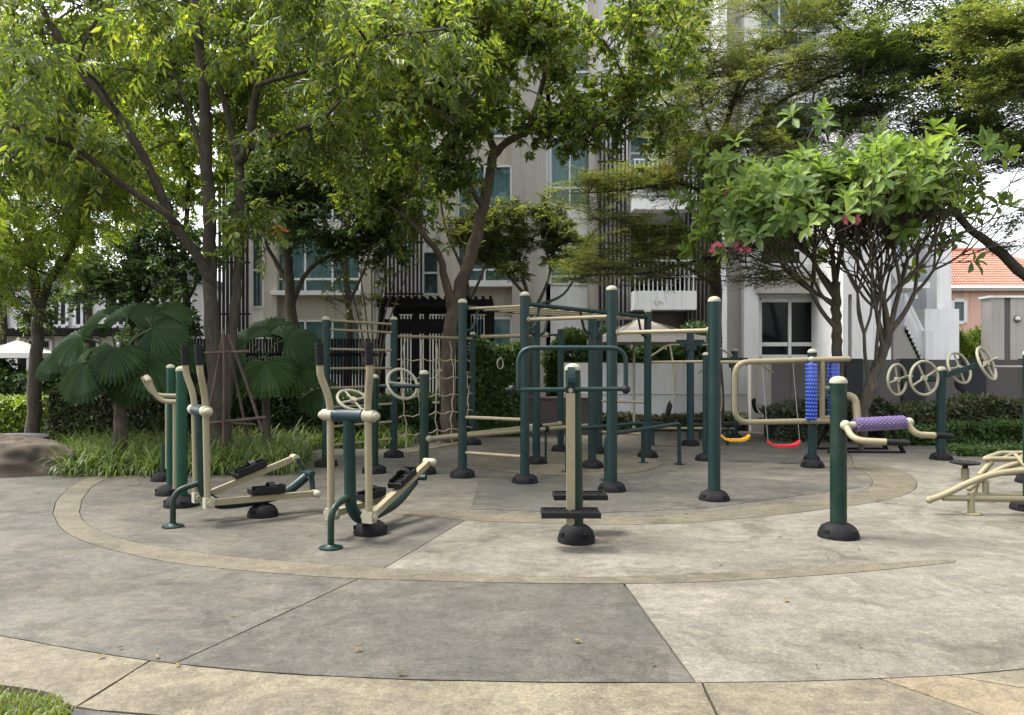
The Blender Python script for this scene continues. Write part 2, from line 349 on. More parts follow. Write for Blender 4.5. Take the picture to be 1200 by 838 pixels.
class MB:
    def __init__(s): s.v, s.f = [], []
    def add(s, vs, fs):
        o = len(s.v); s.v += [tuple(v) for v in vs]; s.f += [tuple(i + o for i in f) for f in fs]
        return s
    def box(s, c, size, rot=None):
        c = Vector(c); hx, hy, hz = size[0] / 2, size[1] / 2, size[2] / 2
        vs = [Vector((x, y, z)) for x in (-hx, hx) for y in (-hy, hy) for z in (-hz, hz)]
        if rot is not None: vs = [rot @ v for v in vs]
        vs = [v + c for v in vs]
        return s.add(vs, [(0, 1, 3, 2), (4, 6, 7, 5), (0, 4, 5, 1), (2, 3, 7, 6), (0, 2, 6, 4), (1, 5, 7, 3)])
    def span(s, a, b):
        a, b = Vector(a), Vector(b)
        return s.box((a + b) / 2, [abs(b[i] - a[i]) for i in range(3)])
    def bar(s, a, b, w, h, up=(0, 0, 1)):
        """box from a to b, width w (sideways), h (along up)"""
        a, b = Vector(a), Vector(b); d = (b - a); L = d.length; d.normalize()
        u = Vector(up); x = d.cross(u)
        if x.length < 1e-4: x = d.cross(Vector((0, 1, 0)))
        x.normalize(); u = x.cross(d).normalized()
        rot = Matrix((x, d, u)).transposed()
        return s.box((a + b) / 2, (w, L, h), rot)
    def tube(s, pts, r, n=10, caps=True, closed=False):
        pts = [Vector(p) for p in pts]
        m = len(pts)
        rad = r if isinstance(r, (list, tuple)) else [r] * m
        T = []
        for i in range(m):
            a = pts[(i - 1) % m] if (closed or i > 0) else pts[i]
            b = pts[(i + 1) % m] if (closed or i < m - 1) else pts[i]
            t = b - a
            T.append(t.normalized() if t.length > 1e-9 else Vector((0, 0, 1)))
        ref = Vector((0, 0, 1)) if abs(T[0].z) < 0.9 else Vector((1, 0, 0))
        x = T[0].cross(ref).normalized()
        o = len(s.v)
        for i in range(m):
            x = (x - T[i] * x.dot(T[i]))
            if x.length < 1e-6: x = T[i].orthogonal()
            x.normalize(); y = T[i].cross(x)
            for k in range(n):
                a = 2 * math.pi * k / n
                s.v.append(tuple(pts[i] + (x * math.cos(a) + y * math.sin(a)) * rad[i]))
        rings = m if closed else m - 1
        for i in range(rings):
            j = (i + 1) % m
            for k in range(n):
                l = (k + 1) % n
                s.f.append((o + i * n + k, o + i * n + l, o + j * n + l, o + j * n + k))
        if caps and not closed:
            s.f.append(tuple(o + k for k in range(n))[::-1])
            s.f.append(tuple(o + (m - 1) * n + k for k in range(n)))
        return s
    def lathe(s, prof, c=(0, 0, 0), axis=(0, 0, 1), n=16):
        c = Vector(c); ax = Vector(axis).normalized()
        rot = Vector((0, 0, 1)).rotation_difference(ax).to_matrix()
        o = len(s.v); m = len(prof)
        for (r, z) in prof:
            for k in range(n):
                a = 2 * math.pi * k / n
                s.v.append(tuple(c + rot @ Vector((r * math.cos(a), r * math.sin(a), z))))
        for i in range(m - 1):
            for k in range(n):
                l = (k + 1) % n
                s.f.append((o + i * n + k, o + i * n + l, o + (i + 1) * n + l, o + (i + 1) * n + k))
        s.f.append(tuple(o + k for k in range(n))[::-1])
        s.f.append(tuple(o + (m - 1) * n + k for k in range(n)))
        return s
    def ball(s, c, r, n=10, sz=1.0):
        prof = [(max(1e-4, r * math.sin(math.pi * i / 6)), -r * sz * math.cos(math.pi * i / 6)) for i in range(7)]
        return s.lathe(prof, c, n=n)
    def build(s, name, mat, parent=None, kind=None, smooth=True, ang=40):
        off = Vector(ORG.get(parent.name, (0, 0, 0))) if parent is not None else Vector()
        me = bpy.data.meshes.new(name)
        me.from_pydata([(v[0] - off.x, v[1] - off.y, v[2] - off.z) for v in s.v], [], s.f)
        if smooth:
            me.polygons.foreach_set('use_smooth', np.ones(len(me.polygons), dtype=bool))
            me.set_sharp_from_angle(angle=R(ang))
        me.materials.append(mat); me.update()
        o = bpy.data.objects.new(name, me)
        link(o, parent)
        if kind: o['kind'] = kind
        return o

def base_cover(parent, p, r=0.175, h=0.115):
    b = MB()
    b.lathe([(r, 0), (r, h * 0.22), (r * 0.93, h * 0.5), (r * 0.78, h * 0.8), (r * 0.56, h * 0.97), (r * 0.44, h)], (p[0], p[1], 0), n=20)
    for k in range(4):                      # bolt slots standing proud of the rubber
        a = k * math.pi / 2 + 0.5
        b.box((p[0] + math.cos(a) * r * 0.83, p[1] + math.sin(a) * r * 0.83, h * 0.52), (0.05, 0.05, 0.03), Matrix.Rotation(a, 3, 'Z'))
    return b.build('base_cover', M['rubber'], parent)
def post(parent, p, top, r=0.066, mat='teal', cap=True, base=True, br=0.175, bh=0.115, lean=(0, 0)):
    b = MB(); p = Vector((p[0], p[1], 0)); t = p + Vector((lean[0], lean[1], top - (r * 0.7 if cap else 0)))
    b.tube([p + Vector((0, 0, 0.004)), t], r, 18)
    po = b.build('post', M[mat], parent)
    if cap:
        c = MB().lathe([(r * 1.06, -0.012), (r * 1.06, 0.006), (r * 0.95, r * 0.35), (r * 0.62, r * 0.62), (r * 0.2, r * 0.72)], t, n=16)
        c.build('post_cap', M['cap'], po)
    if base: base_cover(po, p, br, bh)
    return po
def bar(parent, a, b, r=0.024, mat='cream', name='bar', knobs=False, n=10):
    m = MB().tube([a, b], r, n)
    if knobs:
        for e in (a, b): m.ball(e, r * 1.5, 10)
    return m.build(name, M[mat], parent)
def clamp(parent, p, axis, r=0.05, l=0.07, mat='teal'):
    d = Vector(axis).normalized() * l / 2
    return MB().tube([Vector(p) - d, Vector(p) + d], r, 14).build('clamp', M[mat], parent)
# ------------------------------------------------------------------ ground and paving
g = MB().add([(-300, -60, -0.03), (300, -60, -0.03), (300, 500, -0.03), (-300, 500, -0.03)], [(0, 1, 2, 3)]).build('ground', M['soil'], smooth=False)
setting(g)
C1 = [(-400, 690), (-200, 717), (-100, 731), (0, 745), (100, 763), (200, 777), (300, 787), (400, 793), (500, 797), (650, 799.5), (800, 800), (950, 798), (1100, 792), (1200, 784), (1400, 765), (1600, 742)]
C2O = [(62, 602), (75, 622), (115, 640), (200, 659), (300, 670), (415, 678), (600, 683), (730, 684), (850, 681), (1000, 671), (1120, 659)]
C2OT = [(105, 557), (80, 572), (66, 587)]
C2I = [(93, 600), (103, 615), (150, 634), (225, 646), (300, 655), (450, 666), (600, 675), (730, 676), (850, 671), (1000, 662), (1120, 656)]
C2IT = [(130, 557), (108, 570), (96, 585)]
BLO = [(452, 600.4), (490, 605.5), (545, 609.5), (600, 612), (700, 615), (800, 613), (900, 605), (980, 595), (1025, 588.5)]
BUP = [(452, 599.8), (490, 598.4), (540, 600), (600, 602), (700, 605), (800, 603), (880, 594), (960, 584), (1005, 576)]
RE = [(345, 541), (372, 526), (470, 526), (545, 512), (600, 504), (700, 502), (840, 502), (985, 507)]
AL = [(-400, 755), (-200, 780), (0, 803), (60, 813), (88, 829), (175, 838), (260, 846), (400, 853), (850, 858), (1210, 858), (1400, 840), (1600, 812)]
def sl(P, x0, x1):
    def at(x):
        for (a, b) in zip(P, P[1:]):
            if a[0] <= x <= b[0]:
                t = (x - a[0]) / (b[0] - a[0]); return (x, a[1] + (b[1] - a[1]) * t)
    rev = x0 > x1
    a, b = min(x0, x1), max(x0, x1)
    out = [at(a)] + [p for p in P if a < p[0] < b] + [at(b)]
    return out[::-1] if rev else out
def smooth_line(P, n=3):
    return [tuple(v[:2]) for v in catmull([(p[0], p[1], 0) for p in P], n)]
BE = smooth_line([(1040, 585.5), (1060, 580), (1073, 572), (1073, 563), (1062, 554), (1045, 548), (1020, 543.5), (1000, 541)])
BI = smooth_line([(1014, 574), (1021, 569), (1022, 563), (1015, 555), (998, 545)])
C1, C2O, C2I, BLO, BUP, AL = [smooth_line(p) for p in (C1, C2O, C2I, BLO, BUP, AL)]
paving = thing('paving', 'x', 'x', (0, 0, 0)); del paving['label'], paving['category']; paving['kind'] = 'structure'
def slab(P, mat, z=0.0, gap=0.004, depth=0.028, rough=0.0025):
    V = [G(x, y) for x, y in P]
    # densify and wander a little so that edges are not ruler-straight
    Q = []
    for i, a in enumerate(V):
        b = V[(i + 1) % len(V)]; L = (b - a).length
        k = max(1, min(60, int(L / 0.12)))
        for j in range(k): Q.append(a.lerp(b, j / k))
    area = sum(a.x * b.y - b.x * a.y for a, b in zip(Q, Q[1:] + Q[:1]))
    if area < 0: Q.reverse()
    n = len(Q); out = []
    for i in range(n):
        a, b, c = Q[i - 1], Q[i], Q[(i + 1) % n]
        d1, d2 = (b - a), (c - b)
        n1 = Vector((-d1.y, d1.x, 0)).normalized(); n2 = Vector((-d2.y, d2.x, 0)).normalized()
        m = (n1 + n2)
        if m.length < 1e-6: m = n1
        m.normalize()
        q = b + m * (gap / max(0.45, m.dot(n1)) + rnd.uniform(0, rough))
        out.append(Vector((q.x, q.y, z)))
    bot = [Vector((p.x, p.y, z - depth)) for p in out]
    mb = MB(); mb.add(out + bot, [tuple(range(n))] + [(i, i + n, (i + 1) % n + n, (i + 1) % n) for i in range(n)])
    return mb.build('slab', mat, paving, smooth=False)
c_left = concrete('concrete_grey_brown', (0.0930, 0.0857, 0.0691), (0.0669, 0.0629, 0.0522), (0.0533, 0.0505, 0.0424), 1)
c_mid = concrete('concrete_dark', (0.0843, 0.0791, 0.0639), (0.0609, 0.0575, 0.0473), (0.0484, 0.0460, 0.0383), 2)
c_right = concrete('concrete_pale', (0.1590, 0.1455, 0.1187), (0.1203, 0.1095, 0.0873), (0.1024, 0.0926, 0.0729), 3, 0.55)
c_ring = concrete('concrete_tan', (0.1199, 0.1026, 0.0701), (0.1003, 0.0875, 0.0609), (0.0835, 0.0739, 0.0524), 4, 0.6)
c_inner = concrete('concrete_warm_grey', (0.1103, 0.0997, 0.0780), (0.0808, 0.0742, 0.0601), (0.0644, 0.0598, 0.0494), 5)
c_apron = concrete('concrete_sand', (0.1486, 0.1283, 0.0868), (0.1184, 0.1036, 0.0715), (0.0963, 0.0851, 0.0605), 6, 0.6)
c_patch = concrete('concrete_light_sand', (0.1731, 0.1380, 0.0860), (0.1452, 0.1179, 0.0759), (0.1225, 0.1010, 0.0670), 7, 0.5)
c_slate = concrete('concrete_slate', (0.0757, 0.0719, 0.0602), (0.0556, 0.0529, 0.0451), (0.0463, 0.0438, 0.0376), 8)
slab(sl(C1, -400, 205) + [(420, 678.2)] + sl(C2O, 412, 62) + C2OT[::-1] + [(80, 557), (0, 560), (-400, 560)], c_left)
slab(sl(C1, 205, 815) + [(731, 684.3)] + sl(C2O, 728, 420), c_mid, 0, 0.004, rough=0.006)
slab(sl(C1, 815, 1600) + [(1600, 660), (1187, 610), (1085, 594)] + sl(BLO, 1025, 545) + sl(C2I, 450, 1119) + sl(C2O, 1119, 732), c_right)
slab([(1085, 594), (1187, 610), (1600, 660), (1600, 552), (1330, 532), (1200, 523), (1060, 515), (985, 507), *BE[::-1], (1027, 588.5)], c_right, 0.001)
slab(C2OT + sl(C2O, 62, 1120) + sl(C2I, 1119, 93) + C2IT[::-1], c_ring, 0.0015, 0.0015)
slab(sl(BLO, 453, 1024) + [*BE, *BI[::-1]] + sl(BUP, 1005, 453), c_ring, 0.0015, 0.0015)
slab(C2IT + sl(C2I, 93, 450) + sl(BLO, 545, 453) + sl(BUP, 453, 1005) + [*BI, (1000, 541)] + RE[::-1] + [(330, 557)], c_inner)
slab(sl(C1, -400, 176) + sl(AL, 88, -400), c_apron, 0, 0.004)
slab(sl(C1, 176, 823) + sl(AL, 850, 88), c_apron, 0.001, 0.005, rough=0.008)
slab(sl(C1, 823, 1030) + sl(AL, 1210, 850), c_apron, 0, 0.004)
slab(sl(C1, 1030, 1110) + sl(AL, 1400, 1210), c_patch, 0.001, 0.005)
slab(sl(C1, 1110, 1600) + sl(AL, 1600, 1400), c_apron, 0, 0.005)
slab(sl(AL, 88, 1600) + [(2000, 1000), (2000, 2200), (-300, 2200), (40, 890)], c_slate, 0, 0.005)
slab([(560, 562), (552, 597), (700, 601.5), (830, 596), (885, 588), (1012, 571), (830, 556), (700, 556)], c_mid, 0.004, 0, 0.004)
ring = [(0.85 + 1.5 * math.cos(a), 11.9 + 1.5 * math.sin(a)) for a in np.linspace(0, 2 * math.pi, 48, endpoint=False)]
MB().add([(x, y, 0.008) for x, y in ring] + [(x, y, 0.003) for x, y in ring], [tuple(range(48))] + [(i, i + 48, (i + 1) % 48 + 48, (i + 1) % 48) for i in range(48)]).build('slab', c_ring, paving, smooth=False)

def scatter_blades(name, poly_px, n, L, w, mat, lean=0.6, z0=-0.02, clump=0.0, segs=3, seed=1, per=1):
    """many bent strap blades in the ground polygon, one object"""
    r = np.random.default_rng(seed)
    P = np.array([G(x, y)[:2] for x, y in poly_px])
    lo, hi = P.min(0), P.max(0)
    pts = []
    while len(pts) < n // per:
        q = r.uniform(lo, hi, (4000, 2)); inside = np.zeros(len(q), bool); j = len(P) - 1
        for i in range(len(P)):
            c = ((P[i, 1] > q[:, 1]) != (P[j, 1] > q[:, 1])) & (q[:, 0] < (P[j, 0] - P[i, 0]) * (q[:, 1] - P[i, 1]) / (P[j, 1] - P[i, 1] + 1e-12) + P[i, 0])
            inside ^= c; j = i
        pts += list(q[inside])
    base = np.repeat(np.array(pts[: n // per]), per, axis=0)
    size = np.repeat(r.uniform(0.75, 1.25, n // per), per)
    m = len(base)
    base = base + r.normal(0, clump, (m, 2))
    az = r.uniform(0, 2 * np.pi, m); ln = L * size * r.uniform(0.6, 1.15, m); le = lean * r.uniform(0.3, 1.4, m)
    V = np.zeros((m, 2 * (segs + 1), 3)); d = np.stack([np.cos(az), np.sin(az)], 1); s = np.stack([-np.sin(az), np.cos(az)], 1)
    x = np.zeros(m); z = np.zeros(m); th = r.uniform(0.03, 0.6, m)
    for k in range(segs + 1):
        ww = w * (1 - (k / segs) ** 2 * 0.9) * r.uniform(0.7, 1.2, m)
        for sgn in (0, 1):
            V[:, 2 * k + sgn, :2] = base + d * x[:, None] + s * (ww * (sgn - 0.5))[:, None]; V[:, 2 * k + sgn, 2] = z0 + z
        x = x + np.sin(th) * ln / segs; z = z + np.cos(th) * ln / segs; th = th + le * 1.6 / segs * 1.5
    z_ok = np.maximum(V[:, :, 2], z0); V[:, :, 2] = z_ok
    F = np.array([[2 * k, 2 * k + 1, 2 * k + 3, 2 * k + 2] for k in range(segs)])
    F = (F[None] + (np.arange(m) * 2 * (segs + 1))[:, None, None]).reshape(-1, 4)
    o = obj_from_arrays(name, V.reshape(-1, 3), F, mat)
    o['kind'] = 'stuff'
    return o
lawn_poly = [(-500, 762), (-200, 783), (0, 806), (58, 816), (84, 830), (60, 850), (-200, 900), (-500, 900)]
MB().add([tuple(G(x, y) + Vector((0, 0, -0.012))) for x, y in lawn_poly], [tuple(range(len(lawn_poly)))]).build('lawn', M['turf'], smooth=False)['kind'] = 'structure'
tag(scatter_blades('grass', lawn_poly, 16000, 0.05, 0.006, M['lawn'], 0.7, -0.012, 0.015, 2, 3, 4), 'short green lawn grass at the edge of the sand coloured paving', 'grass')
o = scatter_blades('border_grass', [(78, 557), (335, 555), (348, 538), (300, 520), (190, 511), (90, 512), (70, 540)], 30000, 0.60, 0.020, M['blade'], 1.5, -0.02, 0.10, 5, 5, 26)
tag(o, 'drooping strap leaved border grass along the left paving edge', 'border grass')
o = scatter_blades('border_grass', [(345, 536), (372, 524), (470, 524), (480, 515), (420, 505), (330, 505), (310, 518)], 9000, 0.55, 0.018, M['blade'], 1.25, -0.02, 0.09, 5, 8, 24)
tag(o, 'darker border grass behind the climbing ladder and net', 'border grass')

# dry leaves lying on the paving
lv, lf = [], []
for i in range(40):
    p = G(rnd.uniform(80, 1150), 560 + 235 * rnd.random() ** 1.4)
    a = rnd.uniform(0, 6.28); L = rnd.uniform(0.015, 0.032); wd = L * 0.45
    d = Vector((math.cos(a), math.sin(a), 0)); s = Vector((-d.y, d.x, 0))
    k = len(lv)
    lv += [p - d * L + Vector((0, 0, .012)), p + s * wd + Vector((0, 0, .022)), p + d * L + Vector((0, 0, .014)), p - s * wd + Vector((0, 0, .02))]
    lf.append((k, k + 1, k + 2, k + 3))
lo = MB().add(lv, lf).build('fallen_leaves', M['litter'], kind='stuff')
tag(lo, 'small dry leaves scattered over the concrete', 'fallen leaves')

# ------------------------------------------------------------------ the horizontal ladder and its neighbours
def post_pos(px, base_py):          # the visible foot of the cover is its near edge
    D = CAM_H * FOC / (base_py - HORIZON) + 0.16
    return Vector(((px - 600) / FOC * D, D, 0))
P1, P2, P3, P4 = post_pos(542, 561), post_pos(615, 568), post_pos(717, 578), post_pos(837, 589)
P5, P6, P7, P11 = post_pos(759, 537), post_pos(694, 550), post_pos(628.5, 545), post_pos(702, 532.5)
P8, P12, P9 = post_pos(657, 530), post_pos(554, 522), post_pos(497, 557)
Z = lambda p, z: Vector((p.x, p.y, z))
t = thing('overhead_ladder', 'teal six post overhead ladder with cream rungs on top, middle of the plaza', 'climbing frame', P2)
RZ = 2.36
for p, top in ((P1, 2.47), (P2, 2.52), (P6, 2.3), (P7, 2.3), (P5, 2.5), (P11, 2.47)):
    post(t, p, top, 0.062, cap=(p not in (P6, P7)))
bar(t, Z(P2, RZ), Z(P5, RZ), 0.03, 'teal', 'side_rail')
bar(t, Z(P1, RZ), Z(P11, RZ), 0.03, 'teal', 'side_rail')
for k in range(11):
    u = 0.03 + 0.94 * k / 10
    bar(t, Z(P1, RZ - 0.02).lerp(Z(P11, RZ - 0.02), u), Z(P2, RZ - 0.02).lerp(Z(P5, RZ - 0.02), u), 0.02, 'cream', 'rung')
dv = (P5 - P2).normalized()
for p, sg in ((P2, 1), (P5, -1), (P6, 1), (P6, -1), (P1, 1), (P11, -1), (P7, 1), (P7, -1)):
    a = Z(p, 2.02); c = Z(p, RZ) + dv * sg * 0.34
    MB().tube(fillet([a, Z(p, 2.05) + dv * sg * 0.22, c], 0.3, 6), 0.02, 8).build('brace', M['teal'], t)
for z in (0.83, 0.34): bar(t, Z(P1, z), Z(P2, z), 0.024)
for z in (0.92, 0.38): bar(t, Z(P11, z), Z(P5, z), 0.024)

t = thing('pull_up_bars', 'two tall teal capped posts with stepped cream pull up bars right of the overhead ladder', 'pull-up bars', P4)
post(t, P3, 2.53, 0.066); post(t, P4, 2.34, 0.07)
bar(t, Z(P2, 2.15) + (P3 - P2).normalized() * 0.07, Z(P3, 2.15), 0.024); bar(t, Z(P3, 1.95), Z(P4, 1.95), 0.026)
for p, z in ((P2 + (P3 - P2).normalized() * 0.065, 2.15), (P3, 1.95), (P4, 1.95)):
    MB().lathe([(0.04, -0.01), (0.04, 0.01)], Z(p, z) + ((P4 - P3).normalized() * (0.075 if p is P3 else -0.075 if p is P4 else 0)), P4 - P3, 12).build('flange', M['cream'], t)

P10 = post_pos(827, 541)
t = thing('low_pull_up_bar', 'low cream pull up bar between the far ladder post and a slim teal post', 'pull-up bar', P10)
post(t, P10, 1.76, 0.05)
bar(t, Z(P5, 1.60) + Vector((0.068, 0, 0)), Z(P10, 1.61), 0.024)

L1, L2 = post_pos(382, 548), post_pos(461.5, 537)
t = thing('climbing_ladder', 'upright ladder of cream rungs between two teal posts, left of the rope net', 'climbing ladder', L1)
post(t, L1, 2.3, 0.06); post(t, L2, 2.37, 0.06)
for z in (0.31, 0.6, 0.9, 1.2, 1.5, 1.8, 2.1, 2.24):
    bar(t, Z(L1, z), Z(L2, z), 0.02, name='rung')

t = thing('climbing_net', 'cream rope climbing net hung between the rung ladder and a rear teal post', 'climbing net', P12)
post(t, P12, 2.2, 0.055)
ltop, rtop = Z(L2, 2.04) + Vector((.07, .02, 0)), Z(P12, 2.07)
bar(t, ltop, rtop, 0.028, name='top_bar')
bar(t, Z(L2, 0.05) + Vector((.19, .1, 0)), Z(P12, 0.05) - Vector((.2, .12, 0)), 0.024, name='bottom_bar')
nc, nr = 5, 6
def netpt(u, v):
    p = Z(L2, 0).lerp(P12, u); z = 0.06 + (2.0 - 0.06) * v
    wob = 0.03 * math.sin(5 * u + 7 * v)
    return Vector((p.x + wob + 0.03 * (1 - v), p.y + wob, z))
for i in range(nc):
    u = 0.1 + 0.8 * i / (nc - 1)
    MB().tube([netpt(u + 0.012 * math.sin(9 * k + i), k / 12) for k in range(13)], 0.012, 6).build('rope', M['rope'], t)
for j in range(1, nr):
    v = j / nr
    pts = []
    for i in range(17):
        u = 0.02 + 0.96 * i / 16
        pts.append(netpt(u, v - 0.028 * abs(math.sin(math.pi * (u - 0.1) / 0.2))))
    MB().tube(pts, 0.011, 6).build('rope', M['rope'], t)
for u, v in ((0.5, 0.72), (0.5, 0.42)):
    MB().box(netpt(u, v), (0.13, 0.03, 0.035)).build('foothold', M['cap'], t)
for v in (0.3, 0.62):
    a = Z(P12, 0.06 + 1.94 * v)
    MB().tube(fillet([a - Vector((0, 0, 0.16)), a + Vector((-0.2, 0, -0.1)), a + Vector((-0.22, 0, 0.22)), a + Vector((-.04, 0, 0.12))], 0.05, 3), 0.011, 6).build('rope', M['rope'], t)

t = thing('ring_bar', 'cream roller bar with teal ends and hanging gym ring, behind the overhead ladder', 'ring bar', P8)
post(t, P8, 2.25, 0.058)
d = (Z(P8, 2.1) - Z(P12, 2.1)); dn = d.normalized()
bar(t, Z(P12, 2.1) + dn * 0.06, Z(P8, 2.1), 0.02, 'teal', 'axle')
bar(t, Z(P12, 2.1) + dn * 0.25, Z(P8, 2.1) - dn * 0.3, 0.036, 'cream', 'roller', True, 12)
rp = Z(P12, 2.1) + dn * (d.length * 0.33)
MB().tube([rp, rp - Vector((0, 0, 0.42))], 0.008, 6).build('strap', M['black_plastic'], t)
MB().tube([rp + Vector((0.09 * math.sin(a) * 0.6, 0.09 * math.sin(a) * 0.8, -0.52 + 0.1 * math.cos(a))) for a in np.linspace(0, 2 * math.pi, 20, endpoint=False)], 0.014, 8, closed=True).build('ring', M['cap'], t)

t = thing('balance_bars', 'pair of long low cream bars converging on the short teal post left of the frame', 'balance bars', P9 + Vector((.3, .2, 0)))
a0 = Z(P9, 0.5) + Vector((0.07, 0.0, 0))
e1, e2 = Z(P8, 0.5) + Vector((-0.02, -0.08, 0)), Z(P11, 0.5) + Vector((-0.12, -0.05, 0))
for q, e in ((0.03, e1), (-0.03, e2)):
    bar(t, a0 + Vector((0, q, 0)), e, 0.034, 'cream', 'bar', True, 12)
for e, u in ((e1, 0.74), (e2, 0.60)):
    m_ = a0.lerp(e, u); dd = (e - a0).normalized() * 0.05
    MB().tube([m_ - dd, m_ + dd], 0.055, 12).build('sleeve', M['cap'], t)
    m_ = a0.lerp(e, u + 0.07); MB().tube([m_ - dd * 0.8, m_ + dd * 0.8], 0.05, 12).build('stopper', M['rubber'], t)
    MB().tube([Z(m_, 0.0), Z(m_, 0.47)], 0.02, 8).build('leg', M['green'], t)

t = thing('dip_bars', 'two low teal dip bars on short legs behind the overhead ladder', 'parallel bars', (1.7, 10.9, 0))
for n0, n1, zz in ((Vector((1.27, 9.98, 0)), GD(796, 11.6), 0.62), (Vector((0.80, 10.75, 0)), GD(753.5, 11.75), 0.62)):
    MB().tube(fillet([n0, Z(n0, zz), Z(n1, zz + 0.02), n1], 0.09, 5), 0.032, 12).build('rail', M['teal'], t)
    for q in (n0, n1): MB().lathe([(0.085, 0.004), (0.085, 0.014), (0.04, 0.02)], q, n=14).build('foot_plate', M['teal'], t)

# shoulder wheels on the left
S2 = post_pos(438.5, 556)
def hand_wheel(parent, c, nrm, Rad, mat='cap', tr=0.022, spokes=4, roll=0.0, knob=True):
    nrm = Vector(nrm).normalized(); rot = Vector((0, 0, 1)).rotation_difference(nrm).to_matrix() @ Matrix.Rotation(roll, 3, 'Z')
    c = Vector(c)
    m = MB().tube([c + rot @ Vector((Rad * math.cos(a), Rad * math.sin(a), 0)) for a in np.linspace(0, 2 * math.pi, 32, endpoint=False)], tr, 8, closed=True)
    wo_ = m.build('wheel', M[mat], parent)
    for k in range(spokes):
        a = 2 * math.pi * k / spokes
        s = MB().tube([c, c + rot @ Vector((Rad * math.cos(a), Rad * math.sin(a), 0))], 0.017, 8)
        s.build('spoke', M[mat], wo_)
    MB().tube([c - nrm * 0.03, c + nrm * 0.03], 0.045, 12).build('hub', M[mat], wo_)
    if knob:
        q = c + rot @ Vector((Rad, 0, 0)); MB().tube([q, q + nrm * 0.11], 0.018, 8).build('grip', M[mat], wo_)
    return wo_
t = thing('shoulder_wheel_station', 'teal two post station with cream turning wheels, in front of the rung ladder', 'exercise station', P9)
post(t, P9, 1.48, 0.066, 'green'); post(t, S2, 1.42, 0.06, 'green')
bar(t, Z(P9, 1.25), Z(S2, 1.25), 0.03, 'teal', 'crossbar')
bar(t, Z(P9, 1.25), GD(452, 10.7) + Vector((0, 0, 1.245)), 0.022, 'teal', 'axle')
bar(t, Z(S2, 1.02), GD(395, 10.2) + Vector((0, 0, 1.02)), 0.028, 'teal', 'axle')
hand_wheel(t, W(471.5, 450, 10.75), (0.55, -0.75, 0.42), 0.235, roll=0.5)
hand_wheel(t, W(414, 469, 10.25), (0.35, -0.45, 0.75), 0.22, roll=0.9)

# ------------------------------------------------------------------ elliptical walkers
def tray(parent, a, d, up, L=0.33, w=0.13):
    """a black foot pedal: sole with raised sides, toe guard and strap; centre a, forward d"""
    d = Vector(d).normalized(); up = Vector(up); x = d.cross(up).normalized(); up = x.cross(d).normalized()
    rot = Matrix((x, d, up)).transposed(); a = Vector(a)
    b = MB()
    b.box(a, (w, L, 0.022), rot)
    for s_ in (-1, 1):
        b.box(a + rot @ Vector((s_ * w * 0.5, 0.02, 0.03)), (0.014, L * 0.9, 0.06), rot)
    b.box(a + rot @ Vector((0, L * 0.5, 0.035)), (w, 0.016, 0.075), rot)
    b.box(a + rot @ Vector((0, -L * 0.5, 0.02)), (w, 0.016, 0.045), rot)
    for k in range(5): b.box(a + rot @ Vector((0, (-0.4 + 0.2 * k) * L, 0.014)), (w * 0.8, 0.012, 0.012), rot)
    po = b.build('pedal', M['black_plastic'], parent)
    pts = [a + rot @ Vector((w * 0.52 * math.cos(q), L * 0.12, 0.03 + 0.07 * math.sin(q))) for q in np.linspace(0, math.pi, 9)]
    s = MB()
    for p, q in zip(pts, pts[1:]): s.bar(p, q, 0.06, 0.008, rot @ Vector((0, 0, 1)))
    s.build('pedal_strap', M['black_plastic'], po)
    return po
